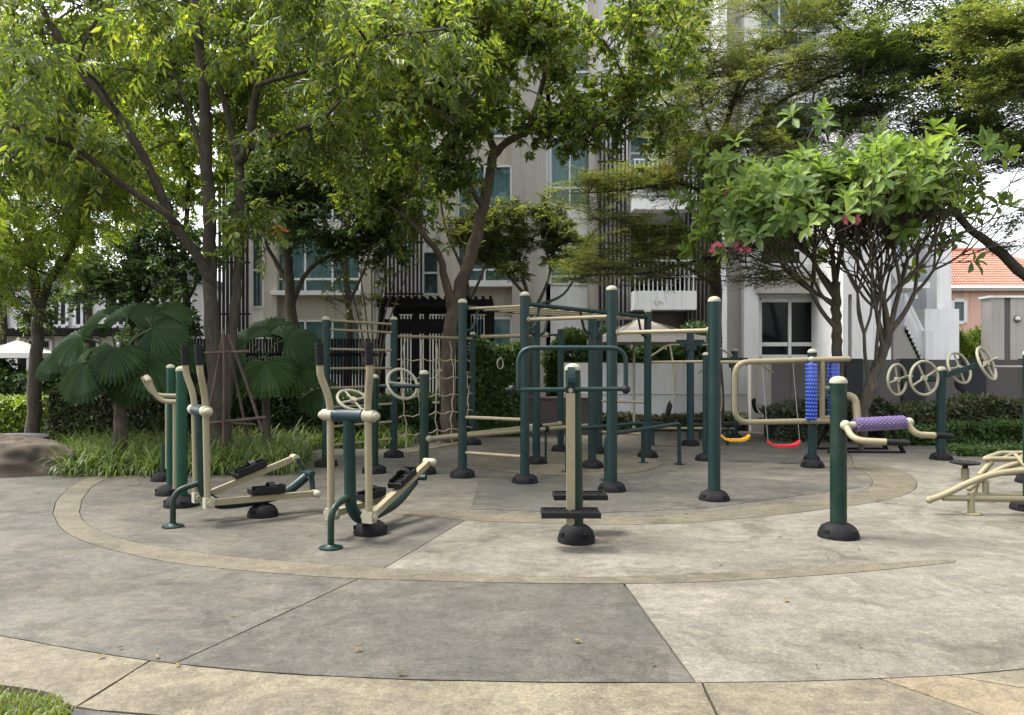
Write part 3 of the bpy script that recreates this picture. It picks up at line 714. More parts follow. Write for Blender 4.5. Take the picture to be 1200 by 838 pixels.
def elliptical(label, loc, rz, rear, phase, base_y, rs=1.0):
    t = thing('elliptical_walker', label, 'elliptical trainer', loc, 'elliptical walkers', local=True)
    t.rotation_euler.z = rz
    hw = 0.19
    # foot
    MB().tube(fillet([(-0.02, -0.24, 0.0), (-0.02, -0.24, 0.34), (0.0, 0.0, 0.40)], 0.12, 6), 0.028, 12).build('foot_tube', M['green'], t)
    MB().lathe([(0.10, 0.003), (0.10, 0.014), (0.05, 0.02), (0.034, 0.035)], (-0.02, -0.24, 0), n=18).build('foot_plate', M['teal'], t)
    fr = MB()
    path = fillet([(0, 0, 1.07), (0, 0.03, 0.30), (0, 0.16, 0.17), (0, 0.42, 0.16), (0, 0.85, 0.20), (0, rear - 0.02, 0.36)], 0.15, 6)
    fr.tube(path, [0.052] * len(path), 14)
    fr.build('frame', M['teal'], t)
    base_cover(t, (0, base_y), 0.155, 0.12)
    MB().tube([(0, base_y, 0.1), (0, base_y, 0.17)], 0.06, 12).build('pedestal', M['rubber'], t)
    MB().tube([(-hw + 0.045, 0, 1.11), (hw - 0.045, 0, 1.11)], 0.056, 16).build('axle_housing', M['blue_teal'], t)
    # rear crank
    c = Vector((0, rear, 0.40))
    MB().tube([(-0.13, rear, 0.40), (0.13, rear, 0.40)], 0.032, 12).build('crank_axle', M['teal'], t)
    for s, ph in ((1, phase[0]), (-1, phase[1])):
        sw = s * hw
        arm = MB().tube(fillet([(sw * 1.02, 0.02, 0.25), (sw, 0.0, 1.24), (sw + s * 0.06, -0.06, 1.46), (sw + s * 0.06, -0.07, 1.56)], 0.12, 6), 0.032, 12)
        ao = arm.build('swing_arm', M['cream'], t)
        MB().tube([(sw + s * 0.06, -0.07, 1.55), (sw + s * 0.06, -0.08, 1.75)], 0.035, 12).build('grip', M['black_plastic'], ao)
        gr = MB()
        for k in range(6): gr.tube([(sw + s * 0.06, -0.071 - .0015 * k, 1.565 + 0.03 * k), (sw + s * 0.06, -0.072 - .0015 * k, 1.577 + 0.03 * k)], 0.0385, 12)
        gr.build('grip_rings', M['rubber'], ao)
        MB().tube([(sw - s * 0.035, 0, 1.11), (sw + s * 0.07, 0, 1.11)], 0.052, 14).ball((sw + s * 0.07, 0, 1.11), 0.05, 12, 0.8).build('arm_knob', M['cap'], ao)
        # joint block and pedal link
        j = Vector((sw, 0.03, 0.23)); e = Vector((s * 0.16, rear, 0.40)) + Vector((0, ph[0], ph[1]))
        jb = MB().box(j, (0.10, 0.085, 0.10)).tube([j - Vector((0.07, 0, 0)), j + Vector((0.07, 0, 0))], 0.03, 10)
        jb.build('joint_block', M['cap'], t)
        lk = MB().bar(j + Vector((0, 0.04, 0)), e, 0.055, 0.06)
        lo_ = lk.build('pedal_link', M['cream'], t)
        MB().tube([e - Vector((0.05, 0, 0)), e + Vector((0.05, 0, 0))], 0.04, 12).ball(e + Vector((s * 0.05, 0, 0)), 0.04).build('link_knob', M['cap'], lo_)
        MB().bar(Vector((s * 0.10, rear, 0.40)), e - Vector((s * 0.06, 0, 0)), 0.03, 0.07, (1, 0, 0)).build('crank_arm', M['teal'], t)
        mid = j.lerp(e, 0.52)
        tray(t, mid + Vector((s * 0.0, 0, 0.055)), e - j, (0, 0, 1))
    return t
elliptical('front elliptical walker, closest to the camera, with splayed cream arms and teal J shaped frame', (-1.43, 6.5, 0), R(-20.5), 1.22, ((0.0, 0.16), (0.0, -0.18)), 0.36)
elliptical('elliptical walker side on in front of the border grass, cream pedal bars crossed low', (-3.05, 7.25, 0), R(-52), 1.10, ((0.02, -0.20), (-0.08, 0.15)), 0.62)

# arm lever station far left
A1, A2, A3 = post_pos(213, 596), post_pos(200, 582), post_pos(193, 565)
t = thing('arm_lever_station', 'bright green cream capped station with looped cream handlebar, left of the elliptical walkers', 'exercise station', A1)
post(t, A1, 1.54, 0.060, 'bright_green', br=0.19); post(t, A2, 1.56, 0.045, 'bright_green')
for px, D, z0 in ((186, A1.y + 0.05, 0), (179, A1.y + 0.45, 0.05)):
    s0 = Vector(((211 - 600) / FOC * D, D, 1.14 + z0)); a = W(px, 470, D); b = W(px - 11, 446, D)
    MB().tube(fillet([s0, Vector((a.x, D, 1.15 + z0)), Vector((b.x, D - 0.02, 1.40 + z0 * 0.4))], 0.12, 6), 0.027, 12).build('handle_arm', M['cream'], t)
h0, h1 = W(175, 446, A1.y + 0.03), W(171, 445, A1.y + 0.43)
MB().tube([h0, h0.lerp(h1, 0.5) + Vector((-.01, 0, 0.03)), h1], 0.034, 12).ball(h0, 0.034).ball(h1, 0.034).build('handlebar', M['cream'], t)
for px, D, zb in ((205.2, A2.y - 0.2, 0.1), (196, A3.y - .3, 0.2)):
    MB().tube([W(px, 468, D), Vector((W(px, 468, D).x, D, zb))], 0.026, 10).build('lever_rod', M['cream'], t)
for q in (A3,):
    post(t, q, 0.5, 0.05, 'green', cap=False)

# ------------------------------------------------------------------ swing walker in the middle front
Q = Vector((0.565, 6.53, 0))
t = thing('pendulum_stepper', 'double pendulum stepper with teal hoop handle and black foot plates, front and centre', 'exercise station', Q)
post(t, Q, 1.565, 0.067, 'green', br=0.165, bh=0.15, lean=(-0.03, 0))
F_ = Vector((0.51, 6.42, 0))
MB().tube(fillet([(0.055, 6.42, 1.335), (0.055, 6.42, 1.70), (0.985, 6.42, 1.70), (0.985, 6.42, 1.345)], 0.14, 7), 0.021, 12).build('hoop_handle', M['teal'], t)
MB().tube([(0.0, 6.42, 1.335), (0.985, 6.42, 1.345)], 0.020, 12).build('cross_handle', M['teal'], t)
for x in (0.0, 0.985): MB().ball((x, 6.42, 1.34), 0.04, 12).build('end_cap', M['black_plastic'], t)
MB().tube([(-0.06, 6.42, 1.335), (0.0, 6.42, 1.335)], 0.02, 8).build('end_grip', M['black_plastic'], t)
br = MB()
pp = [(0.515, 6.53 - 0.075 - 0.03 * math.sin(k / 6 * math.pi), 1.53 - 0.19 * k / 6) for k in range(7)]
for a, b in zip(pp, pp[1:]): br.bar(a, b, 0.065, 0.02, (0, -1, 0))
br.build('bracket', M['blue_teal'], t)
MB().tube([(0.50, 6.40, 1.335), (0.50, 6.34, 1.335)], 0.045, 16).build('pivot', M['black_plastic'], t)
MB().tube([(0.50, 6.345, 1.335), (0.50, 6.325, 1.335)], 0.02, 12).build('pivot_bolt', M['steel'], t)
def plate(parent, c, wx=0.49, wy=0.27):
    b = MB(); c = Vector(c)
    b.box(c, (wx, wy, 0.03))
    for s in (-1, 1):
        b.box(c + Vector((0, s * (wy / 2 - 0.012), 0.0215)), (wx, 0.022, 0.014)); b.box(c + Vector((s * (wx / 2 - 0.012), 0, 0.0215)), (0.022, wy - 0.05, 0.014))
    for i in range(6):
        for j in range(2): b.box(c + Vector(((i - 2.5) * 0.07, (j - 0.5) * 0.1, 0.018)), (0.04, 0.06, 0.012))
    return b.build('foot_plate', M['black_plastic'], parent)
for y, x, zb in ((6.335, 0.50, 0.30), (6.76, 0.585, 0.34)):
    ar = MB().bar((x, y, 1.31), (x - 0.0, y, zb + 0.01), 0.072, 0.05, (0, -1, 0))
    ao = ar.build('swing_arm', M['cream'], t)
    plate(t, (x - 0.01 if y < 6.5 else 0.625, y - (0.08 if y < 6.5 else -0.1), zb))
    MB().tube([(x, y - 0.02, zb - 0.08), (x, y + 0.06, zb - 0.08)], 0.035, 12).build('lower_pivot', M['cap'], ao)

# ------------------------------------------------------------------ massage posts on the right
B1 = post_pos(982.5, 634)
t = thing('leg_massage_post', 'dark green post with lilac studded roller and black gripped handles, nearest on the right', 'massage station', B1)
post(t, B1, 1.45, 0.072, 'green', br=0.178, bh=0.125)
y0 = B1.y
ra, rb = Vector((2.94, y0 - 0.16, 1.02)), Vector((3.56, y0 - 0.05, 1.04))
MB().tube(fillet([(B1.x, y0, 1.285), (B1.x + 0.14, y0 - 0.02, 1.27), (B1.x + 0.145, y0 - 0.06, 1.06)], 0.12, 7), 0.034, 12).build('elbow_arm', M['cream'], t)
MB().tube([ra, rb], 0.03, 12).ball(ra, 0.046).ball(rb, 0.042).build('roller_axle', M['cap'], t)
def studded(parent, a, b, r, mat, smat, rows, around, sr, name='roller'):
    a, b = Vector(a), Vector(b); d = (b - a).normalized(); L = (b - a).length
    x = d.orthogonal().normalized(); y = d.cross(x)
    ro = MB().tube([a, a + d * 0.012, b - d * 0.012, b], [r * 0.9, r, r, r * 0.9], 20).build(name, M[mat], parent)
    s = MB()
    for i in range(rows):
        for k in range(around):
            an = 2 * math.pi * (k + 0.5 * (i % 2)) / around
            nn = x * math.cos(an) + y * math.sin(an)
            s.lathe([(sr, 0), (sr * 0.8, sr * 0.5), (sr * 0.3, sr * 0.75)], a + d * L * (i + 0.5) / rows + nn * (r - 0.002), nn, 6)
    s.build('studs', M[smat], ro, kind='stuff')
    return ro
dd = (rb - ra).normalized()
studded(t, ra + dd * 0.09, rb - dd * 0.05, 0.058, 'purple', 'purple_light', 22, 12, 0.010)
for s0, mid1, end in ((ra, Vector((2.93, y0 - 0.34, 0.905)), Vector((3.17, y0 - 0.42, 0.90))), (rb - dd * 0.03, Vector((3.58, y0 - 0.12, 0.935)), Vector((3.76, y0 - 0.10, 0.925)))):
    ho = MB().tube(fillet([s0, mid1, end], 0.10, 6), 0.028, 12).build('handle', M['cream'], t)
    u = (end - mid1).normalized()
    MB().tube([end - u * 0.01, end + u * 0.17], 0.026, 12).build('grip', M['black_plastic'], ho)
    gr = MB()
    for k in range(6): gr.tube([end + u * (0.01 + 0.026 * k), end + u * (0.022 + 0.026 * k)], 0.03, 10)
    gr.build('grip_rings', M['rubber'], ho)

B2 = post_pos(952, 549)
t = thing('back_massage_frame', 'cream looped back massager with two upright blue studded rollers on a teal post', 'massage station', B2)
post(t, B2, 1.80, 0.066, 'teal')
D = B2.y - 0.14
fr = [W(992, 420.5, D), W(868, 424, D), W(862, 430, D), W(861, 490, D), W(870, 495, D), W(985, 493, D)]
MB().tube(fillet([W(994, 420.5, D), W(861, 424.5, D), W(861, 495, D), W(988, 493, D)], 0.22, 8), 0.043, 14).ball(W(994, 420.5, D), 0.043).ball(W(988, 493, D), 0.05).build('loop_frame', M['cream'], t)
MB().tube([W(963.5, 421, D), W(963.5, 493.5, D)], 0.038, 12).build('middle_bar', M['cream'], t)
for py in (454.5, 489): MB().tube([W(963.5, py, D), W(976, py, D)], 0.03, 10).build('peg', M['cream'], t)
for px, dy in ((951, -0.10), (977, 0.06)):
    p = W(px, 425.5, D + dy)
    MB().tube([p + Vector((0, 0, 0.05)), Vector((p.x, p.y, W(px, 494, D).z))], 0.02, 8).ball(p + Vector((0, 0, 0.055)), 0.045).build('spindle', M['cap'], t)
    studded(t, W(px, 492, D + dy), p, 0.078, 'blue', 'blue_light', 15, 12, 0.015)
MB().bar(Vector((B2.x, B2.y, 1.60)), Vector((B2.x, D, 1.60)), 0.05, 0.05).build('bracket', M['teal'], t)
MB().bar(Vector((B2.x, B2.y, 0.72)), Vector((B2.x, D, 0.72)), 0.05, 0.05).build('bracket', M['teal'], t)

# tai chi wheels
B3 = post_pos(1103, 540)
t = thing('wheel_station', 'teal post with four cream spoked hand wheels in front of the dark wall', 'exercise station', B3)
post(t, B3, 1.53, 0.07, 'teal')
y0 = B3.y
w1, w2 = W(1051.5, 445, y0 - 0.05), W(1083, 443, y0 - 0.3)
w3, w4 = W(1124, 431, y0 + 0.12), W(1156, 426, y0 - 0.25)
MB().bar(Z(B3, 1.30), w1 + Vector((0, .05, 0)), 0.03, 0.05).build('arm', M['teal'], t)
MB().bar(Z(B3, 1.36), w4 + Vector((-.05, .03, 0)), 0.07, 0.085).build('arm', M['teal'], t)
MB().bar(Z(B3, 1.32), w2 + Vector((0.1, 0.05, 0)), 0.04, 0.06).build('arm', M['teal'], t)
MB().bar(Z(B3, 1.42).lerp(w4, 0.4), w3 + Vector((0, .03, 0)), 0.03, 0.04).build('arm', M['teal'], t)
hand_wheel(t, w1, (0.5, -0.87, 0.02), 0.25, roll=0.75); hand_wheel(t, w2, (0.26, -0.97, 0.02), 0.27, roll=0.75)
hand_wheel(t, w3, (0.40, -0.85, 0.30), 0.265, roll=0.5); hand_wheel(t, w4, (0.58, -0.72, 0.36), 0.275, roll=0.9)
MB().lathe([(0.12, -0.02), (0.12, 0.02), (0.09, 0.03)], W(1127, 450, y0 + 0.2), (0.1, -0.9, 0.2), 18).build('dial', M['black_plastic'], t)

# curved sit-up bench, right edge
t = thing('sit_up_bench', 'cream tubular sit up bench with curved slatted top, cut by the right edge', 'sit-up bench', (4.7, 7.7, 0))
Dn, Df = 7.72, 8.45
for D, sh in ((Dn, 0), (Df, 0)):
    k = 0 if D == Dn else 1
    pxs = [(1089, 586), (1108, 579), (1135, 566), (1164, 556), (1200, 551.5), (1250, 551), (1310, 556)] if k == 0 else [(1136, 572), (1150, 562), (1170, 551), (1195, 543), (1230, 541), (1280, 546)]
    MB().tube(catmull([W(x, y, D) for x, y in pxs], 4), 0.033, 12).ball(W(*pxs[0], D), 0.038).build('curved_rail', M['cream'], t)
    a = W(1105 if k == 0 else 1141, 583.5 if k == 0 else 580, D)
    MB().tube([a, Vector((a.x + 1.9, D, a.z - 0.03))], 0.03, 12).build('lower_rail', M['cream'], t)
    lg = W(1138 if k == 0 else 1155, 586, D)
    MB().tube([Vector((lg.x, D, 0)), Vector((lg.x, D, 0.22))], 0.034, 12).build('leg', M['cream'], t)
    MB().lathe([(0.09, 0.003), (0.09, 0.012), (0.04, 0.018)], (lg.x, D, 0), n=14).build('foot_plate', M['cream'], t)
for k in range(7):
    px0 = 1206 + k * 14
    z0 = 0.30 + 0.14 * math.sin(min(1, k / 5) * 1.4)
    x0 = (px0 - 600) / FOC * Dn
    zc = CAM_H - (np.interp(px0, [1089, 1135, 1164, 1200, 1250, 1310], [586, 566, 556, 551.5, 551, 556]) - HORIZON) / FOC * Dn
    MB().tube([(x0, Dn, zc), (x0 + 0.35, Df, zc + 0.08)], 0.02, 8).build('slat', M['cream'], t)
t = thing('slatted_end_bench', 'flat cream slatted bench end on a slanted leg behind the curved bench', 'bench', (5.6, 8.9, 0))
a = [W(1153, 538, 8.6), W(1320, 538, 8.6), W(1320, 531, 9.1), W(1172, 531, 9.1)]
MB().tube(fillet([a[1], a[0], a[3], a[2]], 0.06, 4), 0.03, 12).build('seat_frame', M['cream'], t)
for k in range(8):
    u = (k + 1) / 9
    MB().tube([a[0].lerp(a[1], u), a[3].lerp(a[2], u)], 0.018, 8).build('slat', M['cream'], t)
MB().tube([W(1162, 541, 8.6), W(1148, 557, 8.6), ], 0.034, 12).build('leg', M['cream'], t)
MB().tube([W(1148, 557, 8.6), W(1142, 566, 8.6) - Vector((0, 0, .08)), Vector((W(1142, 566, 8.6).x, 8.6, 0))], 0.03, 12).build('leg', M['cream'], t)
MB().tube([W(1150, 557, 8.7), W(1330, 545, 8.7)], 0.025, 10).build('brace', M['black_plastic'], t)
for px, py, lab in ((1201, 601, 'green post at the right edge behind the curved bench, nearer of two'), (1203, 568, 'green post at the right edge behind the slatted bench, farther of two')):
    p = post_pos(px + 6, py)
    t = thing('support_post', lab, 'post', p, 'posts at the right edge')
    post(t, p, 1.72, 0.065, 'green', br=0.19)
    if py == 568:
        MB().tube([Z(p, 1.53), Z(p, 1.53) + Vector((-0.42, 0.1, 0.0))], 0.016, 8).build('handle', M['steel'], t)
p = GD(1131, 10.0)
t = thing('waist_twister', 'small black waist twister disc on a stub post beside the cream bench', 'waist twister', p)
MB().tube([p, Z(p, 0.16)], 0.05, 14).build('stub_post', M['cream'], t)
MB().tube([Z(p, 0.15), Z(p, 0.215)], 0.035, 12).build('neck', M['black_plastic'], t)
d = MB().lathe([(0.06, 0.20), (0.165, 0.222), (0.185, 0.232), (0.185, 0.245), (0.17, 0.25)], p, n=24)
do = d.build('disc', M['black_plastic'], t)
s = MB()
for k in range(24):
    a = k * 2.4; q = 0.03 + 0.135 * math.sqrt(k / 24)
    s.lathe([(0.014, 0), (0.008, 0.01)], p + Vector((math.cos(a) * q, math.sin(a) * q, 0.249)), n=6)
s.build('studs', M['black_plastic'], do, kind='stuff')

# ------------------------------------------------------------------ children's swings, seated press stations, black bench
sl_, sr_ = GD(829, 12.05), GD(951, 12.0)
t = thing('swing_set', 'cream top bar for the small swings behind the blue rollers', 'swing frame', sl_)
zt = 1.60
bar(t, Z(sl_, zt) + Vector((.06, 0, 0)), Z(sr_, zt), 0.028, 'cream', 'top_bar')
post(t, sr_, 1.64, 0.045, 'teal', cap=False, br=0.13)
SW = [('yellow plastic swing seat hanging on thin chains beside the tall pull up post', 'yellow', 845, 878, 513), ('red plastic swing seat hanging on thin chains under the cream massage frame', 'red', 900, 937, 520)]
for lab, mat, x0, x1, py in SW:
    D = 11.9 if mat == 'yellow' else 11.75
    a, b = W(x0, py, D), W(x1, py, D); c = (a + b) / 2
    t = thing('swing', lab, 'swing', c, 'child swings')
    n = 13; vs, fs = [], []
    for i in range(n):
        u = i / (n - 1); x = a.x + (b.x - a.x) * u; e = abs(2 * u - 1)
        z = c.z - 0.03 + 0.07 * e ** 4
        hw = 0.085 * (1 - 0.35 * e ** 4)
        for (dy, dz) in ((-hw, 0.012), (-hw, -0.025), (hw, -0.025), (hw, 0.012)):
            vs.append((x, D + dy, z + dz))
    for i in range(n - 1):
        for k in range(4):
            l = (k + 1) % 4; fs.append((i * 4 + k, i * 4 + l, i * 4 + 4 + l, i * 4 + 4 + k))
    fs += [(0, 1, 2, 3), tuple(range(4 * n - 1, 4 * n - 5, -1))]
    MB().add(vs, fs).build('seat', M[mat], t)
    for p in (a, b):
        top = Vector((p.x, 12.03, zt - 0.03))
        MB().tube([p + Vector((0, 0, 0.05)), top], 0.0045, 6).build('chain', M['steel'], t)
        MB().ball(top, 0.03, 8).build('hook', M['cap'], t)
def press_station(label, px, base_py, top_py, seats=True):
    p = post_pos(px, base_py)
    t = thing('seated_press', label, 'exercise station', p, 'seated press stations')
    z1 = CAM_H - (top_py - HORIZON) / FOC * p.y
    post(t, p, z1, 0.07, 'blue_teal' if px < 850 else 'teal')
    MB().box((p.x, p.y, z1 - 0.26), (0.52, 0.12, 0.12)).box((p.x, p.y, z1 - 0.34), (0.20, 0.16, 0.14)).build('cross_head', M['teal'], t)
    for s in (-1, 1):
        hx = p.x + s * 0.22
        MB().tube(fillet([(hx, p.y - 0.05, z1 - 0.30), (p.x + s * 0.45, p.y - 0.1, z1 - 0.30), (p.x + s * 0.78, p.y - 0.1, z1 - 0.52)], 0.15, 5), 0.02, 10).build('lever_arm', M['cream'], t)
        MB().tube(fillet([(p.x + s * 0.42, p.y - 0.12, z1 - 0.30), (p.x + s * 0.36, p.y - 0.3, z1 - 0.9), (p.x + s * 0.36, p.y - 0.3, z1 - 1.25), (p.x + s * 0.46, p.y - 0.4, z1 - 1.42)], 0.1, 5), 0.018, 10).build('press_handle', M['cream'], t)
        bx_ = p.x + s * 0.30
        MB().box((bx_ + s * 0.42, p.y, 0.42), (0.36, 0.34, 0.05)).build('seat', M['black_plastic'], t)
        bk = MB().lathe([(0.02, -0.03), (0.15, -0.02), (0.17, 0.02), (0.02, 0.035)], (bx_ + s * 0.12, p.y - 0.02, 0.70), (s * 0.94, 0, 0.25), 14)
        bk.build('back_pad', M['black_plastic'], t)
        MB().tube([(bx_ + s * 0.42, p.y, 0.40), (bx_ + s * 0.42, p.y, 0.0)], 0.03, 10).build('seat_leg', M['teal'], t)
        MB().tube([(p.x, p.y, 0.33), (bx_ + s * 0.55, p.y, 0.33)], 0.028, 10).build('seat_bar', M['cream'], t)
    return t
press_station('seated press station with drooping cream arms in front of the white wall, under the parasol', 809, 523, 386)
press_station('seated press station with black pads behind the yellow swing', 861, 516, 408)
p = GD(1006, 13.4)
t = thing('picnic_table', 'low black table on splayed legs under the bare frangipani trunk', 'table', p)
for y in (-0.3, 0.3):
    for s in (-1, 1):
        MB().bar((p.x + s * 0.42, p.y + y, 0.46), (p.x + s * 0.66, p.y + y, 0.0), 0.07, 0.05).build('leg', M['black_timber'], t)
    MB().span((p.x - 0.66, p.y + y - 0.03, 0.0), (p.x + 0.66, p.y + y + 0.03, 0.03)).build('foot_rail', M['black_timber'], t)
for k in range(5):
    MB().span((p.x - 0.55, p.y - 0.4 + 0.16 * k, 0.46), (p.x + 0.55, p.y - 0.4 + 0.16 * k + 0.145, 0.50)).build('plank', M['black_timber'], t)
MB().tube([(p.x + 0.05, p.y, 0.0), (p.x + 0.05, p.y, 0.46)], 0.05, 10).build('centre_leg', M['bark_grey'], t)
# ------------------------------------------------------------------ apartment building (facade 25 m away)
BD = 25.0
MPP = BD / FOC
def X(px, D=BD): return (px - 600) / FOC * D
def ZZ(py, D=BD): return CAM_H - (py - HORIZON) / FOC * D
bld = thing('apartment_building', 'white and beige apartment block with dark slat screens and balconies behind the trees', 'apartment building', (0, BD, 0))
def fbox(name, px0, py0, px1, py1, mat, D=BD, depth=0.5, parent=None):
    return MB().span((X(px0, D), D, ZZ(py1, D)), (X(px1, D), D + depth, ZZ(py0, D))).build(name, M[mat], parent or bld, smooth=False)
def window(px0, py0, px1, py1, cols=2, rows=1, D=BD, curtain=None, glass='glass', split=None, parent=None, fw=0.07, frame='pvc'):
    x0, x1, z0, z1 = X(px0, D), X(px1, D), ZZ(py1, D), ZZ(py0, D)
    fr = MB(); y0, y1 = D - 0.05, D + 0.06
    zs = [z0] + ([z0 + (z1 - z0) * split] if split else [z0 + (z1 - z0) * k / rows for k in range(1, rows)]) + [z1]
    xs = [x0 + (x1 - x0) * k / cols for k in range(cols + 1)]
    for i, x in enumerate(xs):
        w = fw if i in (0, cols) else fw * 0.8
        fr.span((x - w / 2, y0, z0), (x + w / 2, y1, z1))
    for i, z in enumerate(zs):
        for a, b in zip(xs, xs[1:]):
            fr.span((a + fw / 2, y0 + 0.004, z - fw / 2), (b - fw / 2, y1 - 0.004, z + fw / 2))
    fo = fr.build('window', M[frame], parent or bld, smooth=False)
    for a, b in zip(xs, xs[1:]):
        for c, d in zip(zs, zs[1:]):
            MB().span((a + 0.02, D + 0.0, c + 0.02), (b - 0.02, D + 0.012, d - 0.02)).build('pane', M[glass], fo, smooth=False)
    if curtain:
        n = 40; vs = []; fs = []
        for i in range(n + 1):
            x = x0 + (x1 - x0) * i / n; y = D + 0.18 + 0.035 * math.sin(i * 1.9) + 0.02 * math.sin(i * 0.7)
            vs += [(x, y, z0), (x, y, z1)]
        for i in range(n): fs.append((2 * i, 2 * i + 2, 2 * i + 3, 2 * i + 1))
        MB().add(vs, fs).build('curtain', M[curtain], fo)
    return fo
def screen(px0, px1, py0, py1, D=BD - 0.55, step=0.125):
    x0, x1, z0, z1 = X(px0, D), X(px1, D), ZZ(py1, D), ZZ(py0, D)
    so = MB().span((x0, D + 0.06, z0 + 0.3), (x1, D + 0.10, z0 + 0.36)).build('slat_screen', M['slat'], bld, smooth=False)
    for z in np.arange(z0 + 2.0, z1, 1.7): MB().span((x0, D + 0.06, z), (x1, D + 0.10, z + 0.06)).build('screen_rail', M['slat'], so, smooth=False)
    n = int((x1 - x0) / step)
    me = None
    for k in range(n):
        x = x0 + (k + 0.5) * (x1 - x0) / n
        if me is None:
            o = MB().span((x - 0.03, D - 0.05, z0), (x + 0.03, D + 0.056, z1)).build('slat', M['slat'], so, smooth=False); me = o.data; xb = x
        else:
            o = bpy.data.objects.new('slat', me); link(o, so); o.location.x = x - xb
    return so
def fill(px0, px1, py_list, mat, D=BD, depth=0.5):
    for a, b in py_list: fbox('wall', px0, a, px1, b, mat, D, depth)
TOP, BOT = -160, 484
MB().span((X(262), BD + 1.5, 0), (X(985), BD + 7, ZZ(TOP))).build('room_core', M['interior'], bld, smooth=False)
for z in (0, ZZ(365), ZZ(252), ZZ(140), ZZ(27)):
    MB().span((X(262) + .02, BD + 0.45, z - 0.14), (X(985), BD + 1.49, z + 0.14)).build('floor_slab', M['grey_wall'], bld, smooth=False)
# columns and full height strips
fbox('column', 262, TOP, 296, BOT, 'grey_wall')
screen(255, 292, 170, 440)
window(296, 230, 309, 360, 1, 3, curtain='pale_curtain'); fill(296, 309, [(TOP, 230), (360, BOT)], 'white_wall')
fbox('column', 309, TOP, 324, BOT, 'beige_wall', BD - 0.3, 0.9)
for (a, b) in ((TOP, 110), (143, 200), (258, 268), (342, 376), (440, BOT)):
    fill(324, 424, [(a, b)], 'beige_wall' if a in (342,) else 'white_wall')
window(326, 110, 422, 143, 3); window(326, 200, 422, 258, 3, split=0.3, curtain='curtain'); window(326, 268, 422, 342, 3, split=0.2, curtain='pale_curtain'); window(326, 376, 422, 440, 3, curtain='curtain')
MB().span((X(322), BD - 0.45, ZZ(347)), (X(425), BD, ZZ(342))).build('sill', M['pvc'], bld, smooth=False)
fbox('column', 424, TOP, 438, BOT, 'beige_wall', BD - 0.3, 0.9); fbox('column', 438, TOP, 454, BOT, 'white_wall')
fill(454, 496, [(TOP, BOT)], 'grey_wall'); screen(450, 496, 150, 356)
fill(496, 514, [(TOP, 200), (235, 295), (345, BOT)], 'white_wall'); window(496, 200, 514, 235, 1, 2); window(496, 295, 514, 345, 1, 2)
fbox('column', 514, TOP, 536, BOT, 'beige_wall', BD - 0.3, 0.9)
fill(536, 600, [(TOP, 90), (160, 195), (262, 275), (330, 373), (428, BOT)], 'beige_wall')
window(537, 90, 599, 160, 2, split=0.3, curtain='pale_curtain'); window(537, 195, 599, 262, 2, split=0.3, curtain='curtain'); window(537, 275, 599, 330, 2, split=0.25, curtain='pale_curtain', glass='glass'); window(537, 373, 599, 428, 2, curtain='curtain')
for py in (264, 333): MB().span((X(535), BD - 0.4, ZZ(py + 4)), (X(600), BD, ZZ(py - 3))).build('sill', M['pvc'], bld, smooth=False)
fbox('column', 600, TOP, 640, BOT, 'taupe_wall', BD - 0.9, 1.6)
fill(640, 690, [(TOP, 40), (100, 162), (240, 298), (333, BOT)], 'white_wall')
for a, b in ((40, 100), (162, 240), (298, 333)): window(645, a, 690, b, 2, split=0.25, curtain='curtain')
fill(640, 645, [(TOP, BOT)], 'white_wall'); 
fbox('column', 690, TOP, 701, BOT, 'beige_wall', BD - 0.35, 0.9)
fill(701, 736, [(TOP, BOT)], 'grey_wall'); screen(701, 735, 150, 382)
# balcony bay
for top, slab_y0, slab_y1, door0 in ((130, 232, 254, 160), (255, 345, 366, 262), (10, 118, 140, 40)):
    MB().span((X(736), BD - 1.2, ZZ(slab_y1)), (X(806), BD + 0.9, ZZ(slab_y0))).build('balcony_slab', M['white_wall'], bld, smooth=False)
    window(738, door0, 804, slab_y0, 3, D=BD + 0.9, curtain='curtain' if top != 255 else None, glass='dark_glass' if top == 255 else 'glass', split=0.72)
    rl = MB()
    zt_ = ZZ(slab_y0) + 1.0
    rl.span((X(736), BD - 1.17, zt_ - 0.05), (X(806), BD - 1.10, zt_)); rl.span((X(736), BD - 1.17, ZZ(slab_y0) + 0.45), (X(806), BD - 1.12, ZZ(slab_y0) + 0.49))
    ro = rl.build('balcony_rail', M['pvc'], bld, smooth=False)
    me = None; x0 = X(737)
    for k in range(14):
        if me is None:
            o = MB().span((x0, BD - 1.165, ZZ(slab_y0) + .002), (x0 + 0.03, BD - 1.125, zt_ - 0.052)).build('baluster', M['pvc'], ro, smooth=False); me = o.data
        else:
            o = bpy.data.objects.new('baluster', me); link(o, ro); o.location.x = k * (X(805) - x0) / 13.5
fill(736, 806, [(366, 384)], 'dark_wall', BD - 0.4)  # dark band paints the shade beneath the balcony slab
window(740, 384, 804, 440, 3, curtain='pale_curtain'); fill(736, 806, [(440, BOT)], 'white_wall')
fill(806, 842, [(TOP, BOT)], 'grey_wall'); screen(802, 840, 190, 400, BD - 0.7)
for k, (px, py) in enumerate(((783, 201), (782, 212))):
    pass
hl = thing('hanging_decoration', 'small red hanging decoration on the upper balcony behind the fine leaved tree', 'decoration', W(783, 205, BD - 1.3))
for py in (199, 209): MB().lathe([(0.03, -0.12), (0.22, -0.08), (0.25, 0), (0.22, 0.08), (0.03, 0.12)], W(783, py, BD - 1.3), n=12).build('lantern', M['red'], hl)
MB().tube([W(783, 190, BD - 1.3), W(783, 216, BD - 1.3)], 0.012, 6).build('cord', M['red'], hl)
fbox('column', 842, TOP, 852, BOT, 'white_wall', BD - 0.8, 1.3)
